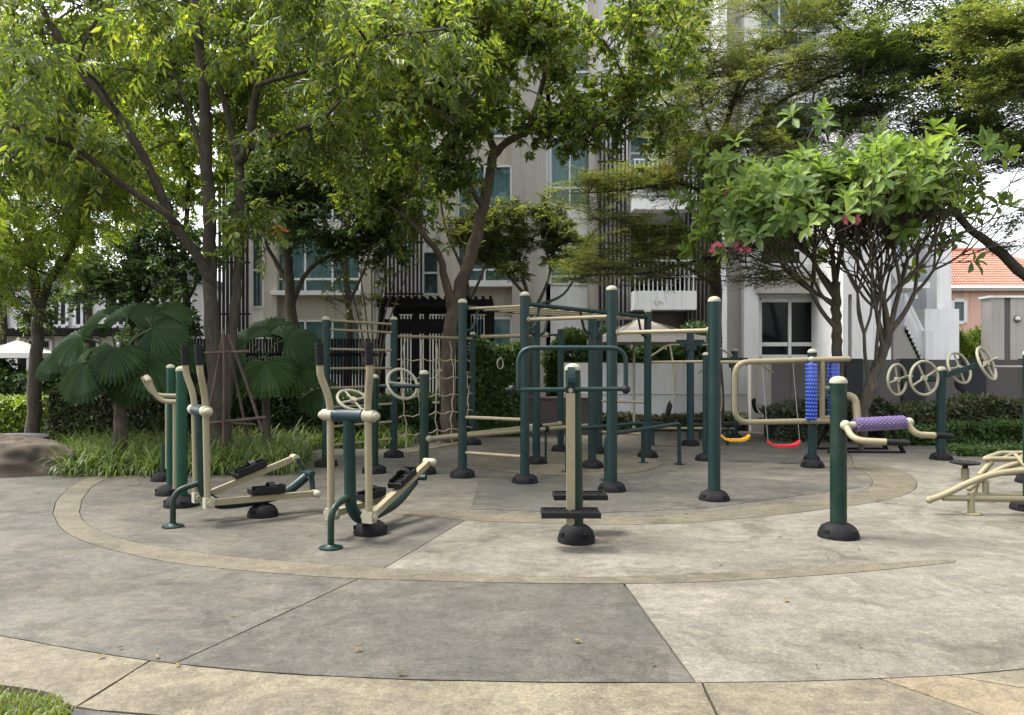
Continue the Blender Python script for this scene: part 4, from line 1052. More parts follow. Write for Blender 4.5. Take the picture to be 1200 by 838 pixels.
fbox('column', 852, TOP, 872, BOT, 'taupe_wall', BD - 0.2, 0.7); fbox('column', 872, TOP, 889, BOT, 'grey_wall', BD - 0.5, 1.0)
fill(889, 960, [(TOP, -60), (60, 120), (200, 245), (310, 352), (418, BOT)], 'grey_wall')
window(890, -60, 958, 60, 3, split=0.2); window(890, 120, 958, 200, 2, split=0.2); window(890, 245, 938, 310, 1, split=0.25, glass='dark_glass'); fill(938, 960, [(245, 310)], 'white_wall')
window(890, 352, 960, 418, 2, split=0.22, glass='dark_glass', fw=0.13)
MB().span((X(880), BD - 0.7, ZZ(346)), (X(965), BD, ZZ(330))).build('canopy', M['taupe_wall'], bld, smooth=False)
fbox('column', 960, TOP, 986, BOT, 'grey_wall', BD - 0.2, 0.8)

# white stair tower
twr = thing('stair_tower', 'bright white tower with outside stair at the right end of the apartment block', 'tower', (12, 23, 0))
def tbox(name, px0, py0, px1, py1, mat, D, depth): return MB().span((X(px0, D), D, max(0, ZZ(py1, D))), (X(px1, D), D + depth, ZZ(py0, D))).build(name, M[mat], twr, smooth=False)
tbox('wall', 988, 120, 994, 490, 'white_wall', 22.6, 3); tbox('wall', 994, 120, 999, 345, 'white_wall', 22.6, 3)
tbox('recess', 994, 345, 999, 490, 'taupe_wall', 22.9, 2.6); tbox('wall', 999, 120, 1044, 490, 'white_wall', 22.6, 3)
tbox('wall', 1044, 190, 1086, 490, 'shaded_white_wall', 26.0, 2); tbox('wall', 1086, 280, 1098, 490, 'shaded_white_wall', 25.0, 2.5)
tbox('wall', 1098, 285, 1115, 490, 'white_wall', 24.6, 2.5); tbox('parapet', 1084, 362, 1124, 490, 'white_wall', 24.0, 0.5)
D = 23.4
def poly_prism(name, pts, D, depth, mat, parent):
    n = len(pts); f = [W(x, y, D) for x, y in pts]; b = [p + Vector((0, depth, 0)) for p in f]
    return MB().add(f + b, [tuple(range(n))[::-1], tuple(range(n, 2 * n))] + [(i, (i + 1) % n, (i + 1) % n + n, i + n) for i in range(n)]).build(name, M[mat], parent, smooth=False)
poly_prism('stair_flight', [(1047, 383), (1062, 384), (1080, 424), (1080, 490), (1047, 490)], D, 1.2, 'taupe_wall', twr)
poly_prism('stair_flight', [(1046, 290), (1072, 336), (1056, 338), (1040, 312)], D, 1.2, 'grey_wall', twr)
MB().span((X(1050, D), D - 0.1, ZZ(338, D)), (X(1088, D), D + 1.5, ZZ(331, D))).build('landing', M['white_wall'], twr, smooth=False)
for (ax, ay, bx, by) in ((1060, 345, 1086, 398), (1058, 268, 1074, 318)):
    rl = MB().bar(W(ax, ay, D - 0.05), W(bx, by, D - 0.05), 0.08, 0.08)
    ro = rl.build('stair_rail', M['pvc'], twr, smooth=False)
    n = 11
    for k in range(n):
        p = W(ax, ay, D - 0.05).lerp(W(bx, by, D - 0.05), (k + 0.5) / n)
        MB().lathe([(0.05, 0), (0.035, 0.15), (0.075, 0.4), (0.035, 0.75), (0.05, 0.88)], p - Vector((0, 0, 0.92)), n=8).build('baluster', M['pvc'], ro)
for k in range(8):
    p = W(1062 + 2.4 * k, 386 + 4.9 * k, D); MB().box(p + Vector((0.06, 0.6, -0.05)), (0.22, 1.2, 0.14)).build('step', M['white_wall'], twr, smooth=False)
MB().box(W(1086, 410, D - .1), (0.24, 0.3, 1.2)).build('newel', M['pvc'], twr, smooth=False)

# peach house with tiled roof
HD = 36.0
hs = thing('tiled_house', 'peach house with orange tiled hip roof at the right edge', 'house', (22, HD, 0))
MB().span((X(1080, HD), HD, 0), (X(1290, HD), HD + 8, ZZ(338, HD))).build('wall', M['pink_wall'], hs, smooth=False)
MB().span((X(1075, HD), HD - 0.35, ZZ(341.5, HD)), (X(1300, HD), HD - 0.05, ZZ(338, HD))).build('gutter', M['taupe_wall'], hs, smooth=False)
ex0, ex1, ez, ry, rz_ = X(1070, HD), X(1300, HD), ZZ(338, HD), 5.0, ZZ(338, HD) + 2.5
cols, rows = 110, 16
vs, fs = [], []
for j in range(rows):
    for half in (0, 1):
        v = (j + half) / rows
        for i in range(cols * 4 + 1):
            u = i / (cols * 4)
            x0, x1 = ex0 + 3.2 * v, ex1 - 3.2 * v
            x = x0 + (x1 - x0) * u
            ph = math.sin(u * (1) * (ex1 - ex0) / 0.16 * math.pi)
            vs.append((x, HD - 0.4 + ry * v, ez + (rz_ - ez) * v + 0.05 * abs(ph) + (0.05 if half == 0 else 0.0)))
nn = cols * 4 + 1
for r_ in range(rows * 2 - 1):
    for i in range(nn - 1): fs.append((r_ * nn + i, r_ * nn + i + 1, (r_ + 1) * nn + i + 1, (r_ + 1) * nn + i))
rf = MB().add(vs, fs).build('roof', M['roof_tile'], hs, kind='stuff', smooth=False)
for sx, ex in ((ex0, ex0 + 3.2), (ex1, ex1 - 3.2)):
    MB().tube([(sx, HD - 0.4, ez + 0.05), (ex, HD - 0.4 + ry, rz_ + 0.05)], 0.13, 8).build('hip_ridge', M['roof_tile'], hs)
MB().tube([(ex0 + 3.2, HD - 0.4 + ry, rz_ + 0.06), (ex1 - 3.2, HD - 0.4 + ry, rz_ + 0.06)], 0.15, 8).build('ridge', M['roof_tile'], hs)
MB().add([(ex0, HD - .4, ez), (ex0 + 3.2, HD - .4 + ry, rz_), (ex0, HD + 9, ez)], [(0, 1, 2)]).build('roof_end', M['roof_tile'], hs, smooth=False)
window(1116, 352, 1131, 378, 1, D=HD - 0.06, curtain='curtain', parent=hs, fw=0.16)
gp = thing('grey_gate_wall', 'pale grey panelled gate wall with a dark stripe and round emblem in front of the peach house', 'wall', GD(1180, 24))
MB().span((X(1161, 24), 24, 0), (X(1177, 24), 24.5, ZZ(349, 24))).build('panel', M['gate_grey'], gp, smooth=False)
MB().span((X(1177, 24) + .01, 24.05, 0), (X(1184, 24), 24.5, ZZ(350, 24))).build('stripe', M['dark_wall'], gp, smooth=False)
MB().span((X(1184, 24) + .01, 24, 0), (X(1260, 24), 24.5, ZZ(349, 24))).build('panel', M['gate_grey'], gp, smooth=False)
MB().span((X(1159, 24), 23.95, ZZ(349, 24)), (X(1260, 24), 24.55, ZZ(346.5, 24))).build('coping', M['white_wall'], gp, smooth=False)
em = MB().lathe([(0.12, -0.03), (0.12, 0.02), (0.095, 0.03)], W(1192.5, 373.5, 23.98), (0, -1, 0), 20).build('emblem', M['dark_wall'], gp)
MB().lathe([(0.09, 0.028), (0.085, 0.036)], W(1192.5, 373.5, 23.98), (0, -1, 0), 20).build('emblem_face', M['pvc'], em)
MB().box(W(1192.5, 375.5, 23.93), (0.15, 0.012, 0.05)).build('emblem_mark', M['dark_wall'], em)

# low boundary walls
wl_ = thing('dark_boundary_wall', 'low dark grey boundary wall with black piers behind the hand wheels', 'wall', GD(1060, 17.3))
D = 17.3; zt = ZZ(421.5, D)
px = 880
for w_, mat in ((24, 'taupe_wall'), (22, 'dark_wall'), (64, 'dark_wall'), (20, 'black_pier'), (46, 'dark_wall'), (27, 'black_pier'), (44, 'dark_wall'), (27, 'black_pier'), (46, 'dark_wall'), (26, 'black_pier'), (90, 'dark_wall'), (26, 'black_pier'), (120, 'dark_wall')):
    dp = 0.06 if mat == 'black_pier' else 0.0
    MB().span((X(px, D) + 0.003, D - dp, -0.02), (X(px + w_, D) - 0.003, D + 0.22, zt + dp * 0.4)).build('pier' if dp else 'panel', M[mat], wl_, smooth=False)
    px += w_
wl_ = thing('white_boundary_wall', 'low white rendered boundary wall behind the seated press stations', 'wall', GD(780, 18.8))
D = 18.8
for x0, x1, mat, y in ((655, 724, 'white_wall', 425), (724, 790, 'white_wall', 425.5), (790, 836, 'grey_wall', 425), (836, 884, 'grey_wall', 426)):
    MB().span((X(x0, D) + 0.004, D, -0.02), (X(x1, D) - 0.004, D + 0.25, ZZ(y, D))).build('panel', M[mat], wl_, smooth=False)
    MB().span((X(x0, D) + 0.004, D - 0.015, ZZ(463, D)), (X(x1, D) - 0.004, D - 0.001, ZZ(461.8, D))).build('groove_strip', M['taupe_wall'], wl_, smooth=False)
pl = thing('planter', 'long low brown planter box behind the dip bars', 'planter', GD(655, 16.5))
MB().span((X(600, 16.5), 16.5, -0.02), (X(690, 16.5), 17.1, ZZ(468, 16.5))).build('box', M['brown_planter'], pl, smooth=False)
MB().span((X(600, 16.5) - .03, 16.46, ZZ(468, 16.5)), (X(690, 16.5) + .03, 17.14, ZZ(466, 16.5))).build('rim', M['brown_planter'], pl, smooth=False)

# parasols
def parasol(label, px, apex_py, rim_py, px0, px1, D, pole_px, mat, low=0.0):
    c = GD(pole_px, D)
    t = thing('parasol', label, 'parasol', c, 'garden parasols')
    MB().tube([c, Vector((c.x, D, ZZ(apex_py, D) - 0.05))], 0.03, 10).build('pole', M['cap'], t)
    ax = Vector((X(px, D), D, ZZ(apex_py, D))); x0, x1, z = X(px0, D), X(px1, D), ZZ(rim_py, D); h = (x1 - x0) / 2; cx = (x0 + x1) / 2
    cs = [Vector((cx - h, D - h, z)), Vector((cx + h, D - h, z)), Vector((cx + h, D + h, z)), Vector((cx - h, D + h, z))]
    vs, fs = [], []
    n = 8
    for k in range(4):
        a, b = cs[k], cs[(k + 1) % 4]; o = len(vs)
        for j in range(n + 1):
            for i in range(n + 1):
                v = j / n; q = a.lerp(b, i / n); p = ax.lerp(q, v)
                p.z -= 0.13 * math.sin(math.pi * v) * (1 - 0.4 * abs(2 * i / n - 1)); vs.append(p)
        for j in range(n):
            for i in range(n): fs.append((o + j * (n + 1) + i, o + j * (n + 1) + i + 1, o + (j + 1) * (n + 1) + i + 1, o + (j + 1) * (n + 1) + i))
        o = len(vs)
        vs += [a, b, b - Vector((0, 0, 0.13)), a - Vector((0, 0, 0.13))]; fs.append((o, o + 1, o + 2, o + 3))
    MB().add(vs, fs).build('canopy', M[mat], t)
    for q in cs: MB().tube([ax - Vector((0, 0, 0.06)), q - Vector((0, 0, 0.03))], 0.012, 6).build('rib', M['cap'], t)
    MB().ball(ax, 0.05).build('finial', M['cap'], t)
parasol('large beige square parasol between the ladder posts in front of the white wall', 752, 371, 396, 694, 812, 17.3, 743, 'canvas')
parasol('pale parasol at the left edge behind the slim trees', 22, 398, 414, -22, 64, 19.0, 22, 'pale_canvas')

# dark pavilion, slat fence and far left building
pv = thing('pergola', 'black timber pergola behind the rope net and centre tree', 'pergola', GD(510, 17.5))
D = 17.5
for px in (447, 487, 540, 573):
    for yy in (0, 2.2): MB().span((X(px, D) - 0.07, D + yy, -0.02), (X(px, D) + 0.07, D + yy + 0.14, ZZ(356, D))).build('post', M['black_timber'], pv, smooth=False)
MB().span((X(442, D), D - 0.1, ZZ(360, D)), (X(577, D), D + 0.02, ZZ(351, D))).build('beam', M['black_timber'], pv, smooth=False)
MB().span((X(442, D), D + 2.3, ZZ(360, D)), (X(577, D), D + 2.42, ZZ(351, D))).build('beam', M['black_timber'], pv, smooth=False)
MB().span((X(444, D), D - 0.04, ZZ(391, D)), (X(545, D), D + 0.02, ZZ(374, D))).build('beam', M['black_timber'], pv, smooth=False)
for k in range(16):
    x = X(443 + k * 8.7, D); MB().span((x, D - 0.25, ZZ(351, D) + 0.001), (x + 0.06, D + 2.6, ZZ(348, D))).build('rafter', M['black_timber'], pv, smooth=False)
for k in range(30):
    x = X(446 + k * 4.2, D); MB().span((x, D + 2.25, 0), (x + 0.045, D + 2.29, ZZ(362, D))).build('slat', M['black_timber'], pv, smooth=False)
fc = thing('slat_fence', 'black vertical slat fence behind the fan palms', 'fence', GD(330, 16.8))
D = 16.8
for z in (0.25, 1.75): MB().span((X(215, D), D + 0.05, z), (X(452, D), D + 0.1, z + 0.08)).build('rail', M['black_timber'], fc, smooth=False)
me = None
for k in range(64):
    x = X(216, D) + k * (X(450, D) - X(216, D)) / 64
    if me is None:
        o = MB().span((x, D, 0), (x + 0.045, D + 0.046, 2.15)).build('slat', M['black_timber'], fc, smooth=False); me = o.data; xb = x
    else:
        o = bpy.data.objects.new('slat', me); link(o, fc); o.location.x = x - xb
D = 30.0
lb = thing('white_house', 'white house with small dark windows far left behind the slim trees', 'house', GD(100, D))
MB().span((X(-160, D), D, 0), (X(225, D), D + 6, ZZ(330, D))).build('wall', M['grey_wall'], lb, smooth=False)
MB().span((X(-160, D), D - 1.0, ZZ(394, D)), (X(235, D), D, ZZ(386, D))).build('awning', M['black_timber'], lb, smooth=False)
MB().span((X(-165, D), D - 0.6, ZZ(330, D)), (X(230, D), D + 6.5, ZZ(322, D))).build('roof', M['dark_stone'], lb, smooth=False)
for px in (-60, -10, 40, 62, 88, 130, 180):
    window(px, 342, px + 17, 382, 2, D=D - 0.07, glass='dark_glass', parent=lb, fw=0.12)
for px in (-40, 20, 75, 140): window(px, 398, px + 40, 440, 3, D=D - 0.07, glass='dark_glass', parent=lb, fw=0.12)

# boulder and stone slab at the left edge
rk = MB(); n1, n2 = 56, 34; vs = []; c = Vector((-7.32, 10.85, 0.0))
from mathutils import noise as mnoise
for j in range(n2 + 1):
    th = math.pi * j / n2
    for i in range(n1):
        ph = 2 * math.pi * i / n1
        v = Vector((math.sin(th) * math.cos(ph), math.sin(th) * math.sin(ph), math.cos(th)))
        k = 1 + 0.26 * mnoise.noise(v * 1.3 + Vector((3, 1, 2))) + 0.16 * abs(mnoise.noise(v * 2.6)) + 0.09 * mnoise.noise(v * 6.0) + 0.04 * mnoise.noise(v * 14.0)
        f = max(-0.1, v.z * k)
        vs.append((c.x + v.x * k * 0.92, c.y + v.y * k * 0.60, -0.03 + max(-0.05, f * 0.58) + (0.02 if f > 0 else 0)))
fs = [(j * n1 + i, j * n1 + (i + 1) % n1, (j + 1) * n1 + (i + 1) % n1, (j + 1) * n1 + i) for j in range(n2) for i in range(n1)]
rk.add(vs, fs)
ro = rk.build('boulder', M['rock'], ang=80)
sm = ro.modifiers.new('sub', 'SUBSURF'); sm.levels = sm.render_levels = 1
tag(ro, 'large brown boulder at the left edge of the paving', 'boulder')
t = thing('stone_bench', 'dark round stone slab bench behind the boulder', 'bench', (-8.35, 12.0, 0))
MB().lathe([(0.70, 0.27), (0.74, 0.29), (0.74, 0.37), (0.71, 0.39)], (-8.35, 12.0, 0), n=28).build('slab_top', M['dark_stone'], t)
MB().lathe([(0.3, -0.02), (0.26, 0.27)], (-8.35, 12.0, 0), n=18).build('pedestal', M['dark_stone'], t)
# ------------------------------------------------------------------ leaves and trees
def norm(a): return a / np.maximum(1e-9, np.linalg.norm(a, axis=-1, keepdims=True))
def leaflet(L, w, fold=0.25, curl=0.15):
    """six-vertex leaf along +Y, face up; returns (V, F)"""
    V = np.array([(0, 0, 0), (-w * .5, L * .38, fold * w * .5), (-w * .3, L * .75, fold * w * .3 - curl * L * .4), (0, L, -curl * L), (w * .3, L * .75, fold * w * .3 - curl * L * .4), (w * .5, L * .38, fold * w * .5)], float)
    F = np.array([(0, 5, 4, 3), (0, 3, 2, 1)])
    return V, F
def rotm(d, up):
    """matrices with columns (x, d, u)"""
    d = norm(d); x = norm(np.cross(d, up)); u = np.cross(x, d)
    return np.stack([x, d, u], axis=-1)
def compose(parts):
    Vs, Fs, o = [], [], 0
    for V, F in parts: Vs.append(V); Fs.append(F + o); o += len(V)
    return np.concatenate(Vs), np.concatenate(Fs)
def place(V, d, up, pos, s=1.0):
    return (V * s) @ rotm(np.array(d, float), np.array(up, float)).T + np.array(pos)
def pinnate(r, pairs=4, L=0.12, w=0.036, rach=0.32, droop=0.5):
    ps = []
    for k in range(pairs):
        y = rach * (0.25 + 0.75 * k / pairs); z = -droop * rach * (k / pairs) ** 2 * 0.6
        for s in (-1, 1):
            V, F = leaflet(L * r.uniform(.8, 1.15), w)
            ps.append((place(V, (s * 0.85, 0.55, -0.25 - droop * .5 + r.uniform(-.2, .2)), (0, 0.2, 1), (0, y, z)), F))
    V, F = leaflet(L * 1.1, w); ps.append((place(V, (0, 1, -0.5 - droop * .5), (0, 0.3, 1), (0, rach, -droop * rach * .6)), F))
    return compose(ps)
def fan_spray(r, n=7, L=0.14, w=0.05, droop=0.4):
    ps = []
    for k in range(n):
        a = (k - (n - 1) / 2) * 0.62 + r.uniform(-.2, .2); V, F = leaflet(L * r.uniform(.75, 1.15), w * r.uniform(.85, 1.1))
        ps.append((place(V, (math.sin(a), math.cos(a) * 0.8, -droop * r.uniform(.2, 1.2)), (0, 0, 1), (0, 0.05 * r.random(), 0)), F))
    return compose(ps)
def flat_spray(r, n=16, L=0.05, w=0.022, S=0.30):
    ps = []
    for k in range(n):
        y = S * (k // 2) / (n / 2); s = -1 if k % 2 else 1
        V = np.array([(0, 0, 0), (w * .5, L * .5, .003), (0, L, 0), (-w * .5, L * .5, .003)]); F = np.array([(0, 1, 2, 3)])
        ps.append((place(V, (s * .9, .5, r.uniform(-.15, .25)), (0, 0, 1), (r.uniform(-.07, .07), y, r.uniform(-.02, .02))), F))
    return compose(ps)
def simple_leaf(r, L=0.08, w=0.04, n=3):
    ps = []
    for k in range(n):
        V = np.array([(0, 0, 0), (w * .5, L * .5, .01), (0, L, -.01), (-w * .5, L * .5, .01)]); F = np.array([(0, 1, 2, 3)])
        a = k * 2 * math.pi / n + r.uniform(-.4, .4)
        ps.append((place(V, (math.sin(a), math.cos(a), r.uniform(-.2, .5)), (0, 0, 1), (r.uniform(-.04, .04), r.uniform(-.04, .04), 0)), F))
    return compose(ps)
def rosette(r, n=9, L=0.30, w=0.085):
    ps = []
    for k in range(n):
        a = 2.4 * k + r.uniform(-.3, .3); el = 0.15 + 0.75 * k / n
        V, F = leaflet(L * r.uniform(.75, 1.1) * (1 - .25 * k / n), w * r.uniform(.9, 1.1), 0.3, 0.22)
        ps.append((place(V, (math.cos(a) * math.cos(el), math.sin(a) * math.cos(el), math.sin(el) - .1), (-math.cos(a) * .3, -math.sin(a) * .3, 1), (0, 0, 0.015 * k)), F))
    return compose(ps)
KINDS = {}
def kind_of(name, fn, nvar=4, seed=3):
    r = random.Random(seed); KINDS[name] = [fn(r) for _ in range(nvar)]
kind_of('main', lambda r: pinnate(r, 3, 0.135, 0.050, 0.27, 0.5))
kind_of('broad', lambda r: fan_spray(r, 7, 0.15, 0.055, 0.6))
kind_of('fern', lambda r: pinnate(r, 7, 0.085, 0.020, 0.42, 0.3))
kind_of('fine', lambda r: flat_spray(r, 20, 0.055, 0.024, 0.34))
kind_of('fine_big', lambda r: flat_spray(r, 16, 0.075, 0.034, 0.36))
kind_of('small', lambda r: simple_leaf(r, 0.085, 0.04, 4))
kind_of('slender', lambda r: fan_spray(r, 8, 0.17, 0.034, 0.0))
def obovate(r):
    L, w, c = 0.33 * r.uniform(.9, 1.1), 0.125, 0.22
    V = np.array([(0, 0, 0), (-w * .28, L * .3, .012), (-w * .52, L * .66, .02 - c * L * .2), (-w * .3, L * .9, -c * L * .6), (0, L, -c * L), (w * .3, L * .9, -c * L * .6), (w * .52, L * .66, .02 - c * L * .2), (w * .28, L * .3, .012), (0, L * .5, -.008 - c * L * .1)], float)
    return V, np.array([(0, 7, 6, 8), (8, 6, 5, 4), (8, 4, 3, 2), (0, 8, 2, 1)])
kind_of('single', obovate, 4)
kind_of('rosette', lambda r: rosette(r))

def make_foliage(name, kind, pos, d, up, s, mat, parent, n_parts=0):
    """leaves at pos, pointing along d; the nearest n_parts in view become leaf objects, the rest one part"""
    pos, d, up, s = np.array(pos), np.array(d), np.array(up), np.array(s)
    Rm = rotm(d, up); var = rng.integers(0, len(KINDS[kind]), len(pos))
    keep = np.ones(len(pos), bool)
    if n_parts:
        px = 600 + FOC * pos[:, 0] / pos[:, 1]; py = HORIZON - FOC * (pos[:, 2] - CAM_H) / pos[:, 1]
        vis = (px > 5) & (px < 1195) & (py > 5) & (py < 830)
        size = np.where(vis, s / pos[:, 1], 0); idx = np.argsort(-size)[:n_parts]; idx = idx[size[idx] > 0]
        keep[idx] = False
        off = np.array(ORG[parent.name])
        meshes = [mesh_arrays('leaf', V, F, mat) for V, F in KINDS[kind]]
        for i in idx:
            o = bpy.data.objects.new('leaf', meshes[var[i]]); link(o, parent)
            m = Matrix(((Rm[i] * s[i]).tolist())).to_4x4(); m.translation = Vector((pos[i] - off).tolist()); o.matrix_local = m
    Vs, Fs, o = [], [], 0
    for k, (V, F) in enumerate(KINDS[kind]):
        sel = np.where(keep & (var == k))[0]
        if len(sel) == 0: continue
        A = np.einsum('nij,vj->nvi', Rm[sel] * s[sel][:, None, None], V) + pos[sel][:, None, :]
        Fk = F[None] + (np.arange(len(sel)) * len(V))[:, None, None] + o
        Vs.append(A.reshape(-1, 3)); Fs.append(Fk.reshape(-1, F.shape[1])); o += A.shape[0] * A.shape[1]
    return obj_from_arrays(name, np.concatenate(Vs), np.concatenate(Fs), mat, parent, kind='stuff')

def limb_tube(mb, pts, r0, r1, n=9, knob=0.06, seg=5):
    C = catmull(pts, seg); m = len(C)
    rad = [(r0 + (r1 - r0) * (i / (m - 1)) ** 0.85) * (1 + rnd.uniform(-knob, knob)) for i in range(m)]
    C = [p + Vector((rnd.uniform(-1, 1), rnd.uniform(-1, 1), 0)) * rad[i] * 0.18 for i, p in enumerate(C)]
    mb.tube(C, rad, n); return C
def grow_tree(name, label, cat, base, limbs, clumps, kind, leaf, bark, twigs=7, per=9, size=1.0, flat=False, droop=0.3, n_parts=0, group=None, crad=0.55, seed=1, fol_extra=None, flare=1.15):
    """limbs: [(points, r0, r1)], clumps: [(px, py, D, rx, ry, rz, n)]"""
    r = np.random.default_rng(seed)
    t = thing(name, label, cat, Vector((base[0], base[1], 0)), group)
    nodes = []
    for i, (pts, r0, r1) in enumerate(limbs):
        mb = MB(); C = limb_tube(mb, pts, r0 * (flare if i == 0 else 1), r1)
        mb.build('trunk' if i == 0 else 'limb', M[bark], t, ang=70)
        nodes += [(c, r1) for c in C[len(C) // 2 if i == 0 else len(C) // 4:]]
    N = np.array([c for c, _ in nodes])
    tw = MB(); pos, dr, ups = [], [], []
    for (px, py, D, rx, ry, rz, n) in clumps:
        c0 = np.array(W(px, py, D))
        for _ in range(n):
            while True:
                q = r.uniform(-1, 1, 3)
                if (q ** 2).sum() < 1: break
            c = c0 + q * np.array([rx, ry, rz])
            if c[2] < 0.6: continue
            dist = np.linalg.norm(N - c, axis=1) + 0.4 * np.maximum(0, N[:, 2] - c[2])
            k = int(np.argmin(dist)); a = Vector(N[k]); b = Vector(c); L = (b - a).length
            mid = a.lerp(b, 0.5) + Vector((r.normal(0, .07), r.normal(0, .07), (0.05 if flat else 0.14))) * L
            path = catmull([a, mid, b], 4)
            rr0 = min(0.035, 0.010 + 0.009 * L); tw.tube(path, [rr0 * (1 - .75 * i / (len(path) - 1)) for i in range(len(path))], 5, caps=False)
            if L > 1.0: N = np.concatenate([N, np.array([path[5], path[7]])])
            for _k in range(twigs):
                u = r.uniform(0.45, 1.0); s0 = path[min(len(path) - 1, int(u * (len(path) - 1)))]
                dv = r.normal(0, 1, 3); dv[2] = dv[2] * (0.16 if flat else 0.7) + (0.0 if flat else 0.1)
                dv = dv / np.linalg.norm(dv) * crad * r.uniform(0.6, 1.2)
                e = Vector(np.array(s0) + dv); m_ = s0.lerp(e, 0.5) + Vector((0, 0, 0.08 * crad))
                e.z -= droop * crad * 0.5
                tw.tube([s0, m_, e], [0.008, 0.006, 0.003], 4, caps=False)
                for j in range(per):
                    v = (0.25 + 0.75 * (j + r.random()) / per)
                    p = np.array(s0.lerp(m_, v * 2) if v < .5 else m_.lerp(e, v * 2 - 1))
                    p = p + r.normal(0, 0.06 * crad, 3)
                    ld = dv / crad * 0.6 + r.normal(0, 0.7, 3); ld[2] = ld[2] * (0.15 if flat else 0.6) - (0.0 if flat else droop)
                    pos.append(p); dr.append(ld); ups.append(np.array([0, 0, 1]) + r.normal(0, 0.25 if flat else 0.5, 3))
    tw.build('twigs', M[bark], t, kind='stuff')
    s = size * r.uniform(0.7, 1.2, len(pos))
    make_foliage('foliage', kind, pos, dr, ups, s, M[leaf], t, n_parts)
    return t

def LP(pts, D0, D1=None):
    D1 = D0 if D1 is None else D1
    n = len(pts) - 1
    return [W(x, y, D0 + (D1 - D0) * i / n) for i, (x, y) in enumerate(pts)]

# main tree, left
D = 11.8
b = GD(256, D)
grow_tree('shade_tree', 'big dark double trunked shade tree propped by brown stakes, left of the rung ladder', 'tree', b, [
    ([b - Vector((0, 0, .05))] + LP([(254, 470), (250, 400), (246, 310), (245, 243), (240, 162), (239, 101), (233, 53), (226, -60)], D), 0.12, 0.065),
    ([b + Vector((.1, .06, -.05))] + LP([(266, 470), (272, 400), (278, 330), (281, 260), (280, 195), (276, 178)], D + .1), 0.085, 0.07),
    (LP([(278, 185), (268, 142), (260, 110), (250, 53), (246, -40)], D + .1, D + .6), 0.06, 0.03),
    (LP([(279, 190), (290, 174), (298, 122), (312, 81), (341, 57), (372, 30)], D + .1, D - .8), 0.085, 0.035),
    (LP([(300, 118), (306, 80), (314, 30), (318, -40)], D - .2, D + .6), 0.045, 0.025),
    (LP([(290, 176), (329, 158), (352, 150), (377, 140), (400, 118)], D, D - 1.3), 0.05, 0.02),
    (LP([(247, 330), (231, 300), (203, 260), (174, 195), (138, 134), (93, 81), (53, 16), (30, -40)], D - .05, D - 1.5), 0.082, 0.045),
    (LP([(212, 268), (195, 251), (142, 215), (89, 174), (45, 160), (0, 140)], D - .3, D - 2.2), 0.065, 0.03),
    (LP([(243, 200), (222, 130), (205, 90), (192, 52)], D, D + .8), 0.045, 0.022),
    (LP([(138, 134), (110, 92), (70, 74), (20, 66)], D - 1.0, D - 2.4), 0.035, 0.015),
    (LP([(300, 100), (400, 70), (440, 46), (520, 34)], D - .6, D - 2.2), 0.035, 0.015),
], [(80, 60, 11.8, 2.0, 1.5, 1.4, 36), (25, 170, 10.2, 1.0, 1.2, 0.8, 13), (200, 40, 13.2, 1.7, 1.2, 1.3, 22), (350, 60, 12.4, 1.8, 1.6, 1.3, 32), (440, 50, 11.0, 1.5, 1.2, 0.9, 18),
    (240, -60, 12, 4.0, 2.2, 0.9, 24), (120, 205, 12.2, 1.1, .8, 0.6, 9), (400, 150, 11.6, 1.0, 1.1, 0.7, 11), (285, 262, 11.2, 0.3, 0.3, 0.3, 4), (0, 60, 8.6, 0.6, 0.6, 1.2, 7), (350, 20, 9.6, .8, .6, .35, 6), (190, 20, 9.8, .8, .5, .3, 3), (250, 130, 13.4, 1.6, .8, 1.0, 14)],
    'main', 'leaf_main', 'bark_dark', 5, 5, 1.0, droop=0.4, crad=0.62, n_parts=300, seed=2)

# centre tree
D = 15.0
b = GD(527, D)
grow_tree('leaning_tree', 'brown forked tree leaning right behind the rope net, crown over the overhead ladder', 'tree', b, [
    ([b - Vector((0, 0, .05))] + LP([(526, 480), (526, 410), (534, 352), (552, 300), (566, 243), (574, 203), (580, 172)], D), 0.16, 0.09),
    (LP([(580, 176), (570, 154), (556, 142), (542, 132), (530, 100)], D, D + .6), 0.08, 0.04),
    (LP([(578, 182), (595, 166), (619, 150), (635, 101), (643, 61), (650, 10)], D, D - .6), 0.085, 0.04),
    (LP([(566, 245), (552, 219), (542, 195), (536, 160)], D, D - .8), 0.06, 0.025),
    (LP([(530, 362), (522, 330), (515, 300), (497, 276), (470, 250)], D, D - 1.0), 0.10, 0.04),
    (LP([(619, 150), (650, 156), (690, 150), (740, 120)], D, D - .8), 0.05, 0.02),
    (LP([(560, 150), (500, 120), (440, 100), (400, 90)], D, D - 1.5), 0.05, 0.02),
], [(600, 70, 14.4, 2.4, 2.0, 1.6, 46), (500, 110, 14, 1.8, 1.6, 1.6, 34), (720, 80, 14, 2.0, 1.6, 1.1, 34), (660, 20, 14, 2.6, 2, 1.2, 26), (430, 170, 14, 1.3, 1.4, 1.5, 26), (520, 20, 14, 2.2, 2, 1.0, 20), (470, 240, 14.3, 0.8, 0.9, 0.6, 9), (700, 150, 14, 0.8, 0.9, 0.5, 8), (770, 150, 14, 0.8, 0.9, 0.6, 7), (530, 215, 14.4, .5, .6, .5, 6), (640, 150, 14.6, .9, .8, .5, 9), (490, 180, 14.6, 1.0, .8, .8, 10), (560, 60, 13.6, 1.5, 1, 1.3, 20), (480, 60, 13.6, 1.3, 1, 1.2, 16)],
    'broad', 'leaf_mid', 'bark_brown', 5, 5, 0.98, crad=0.6, droop=0.35, n_parts=200, seed=3)

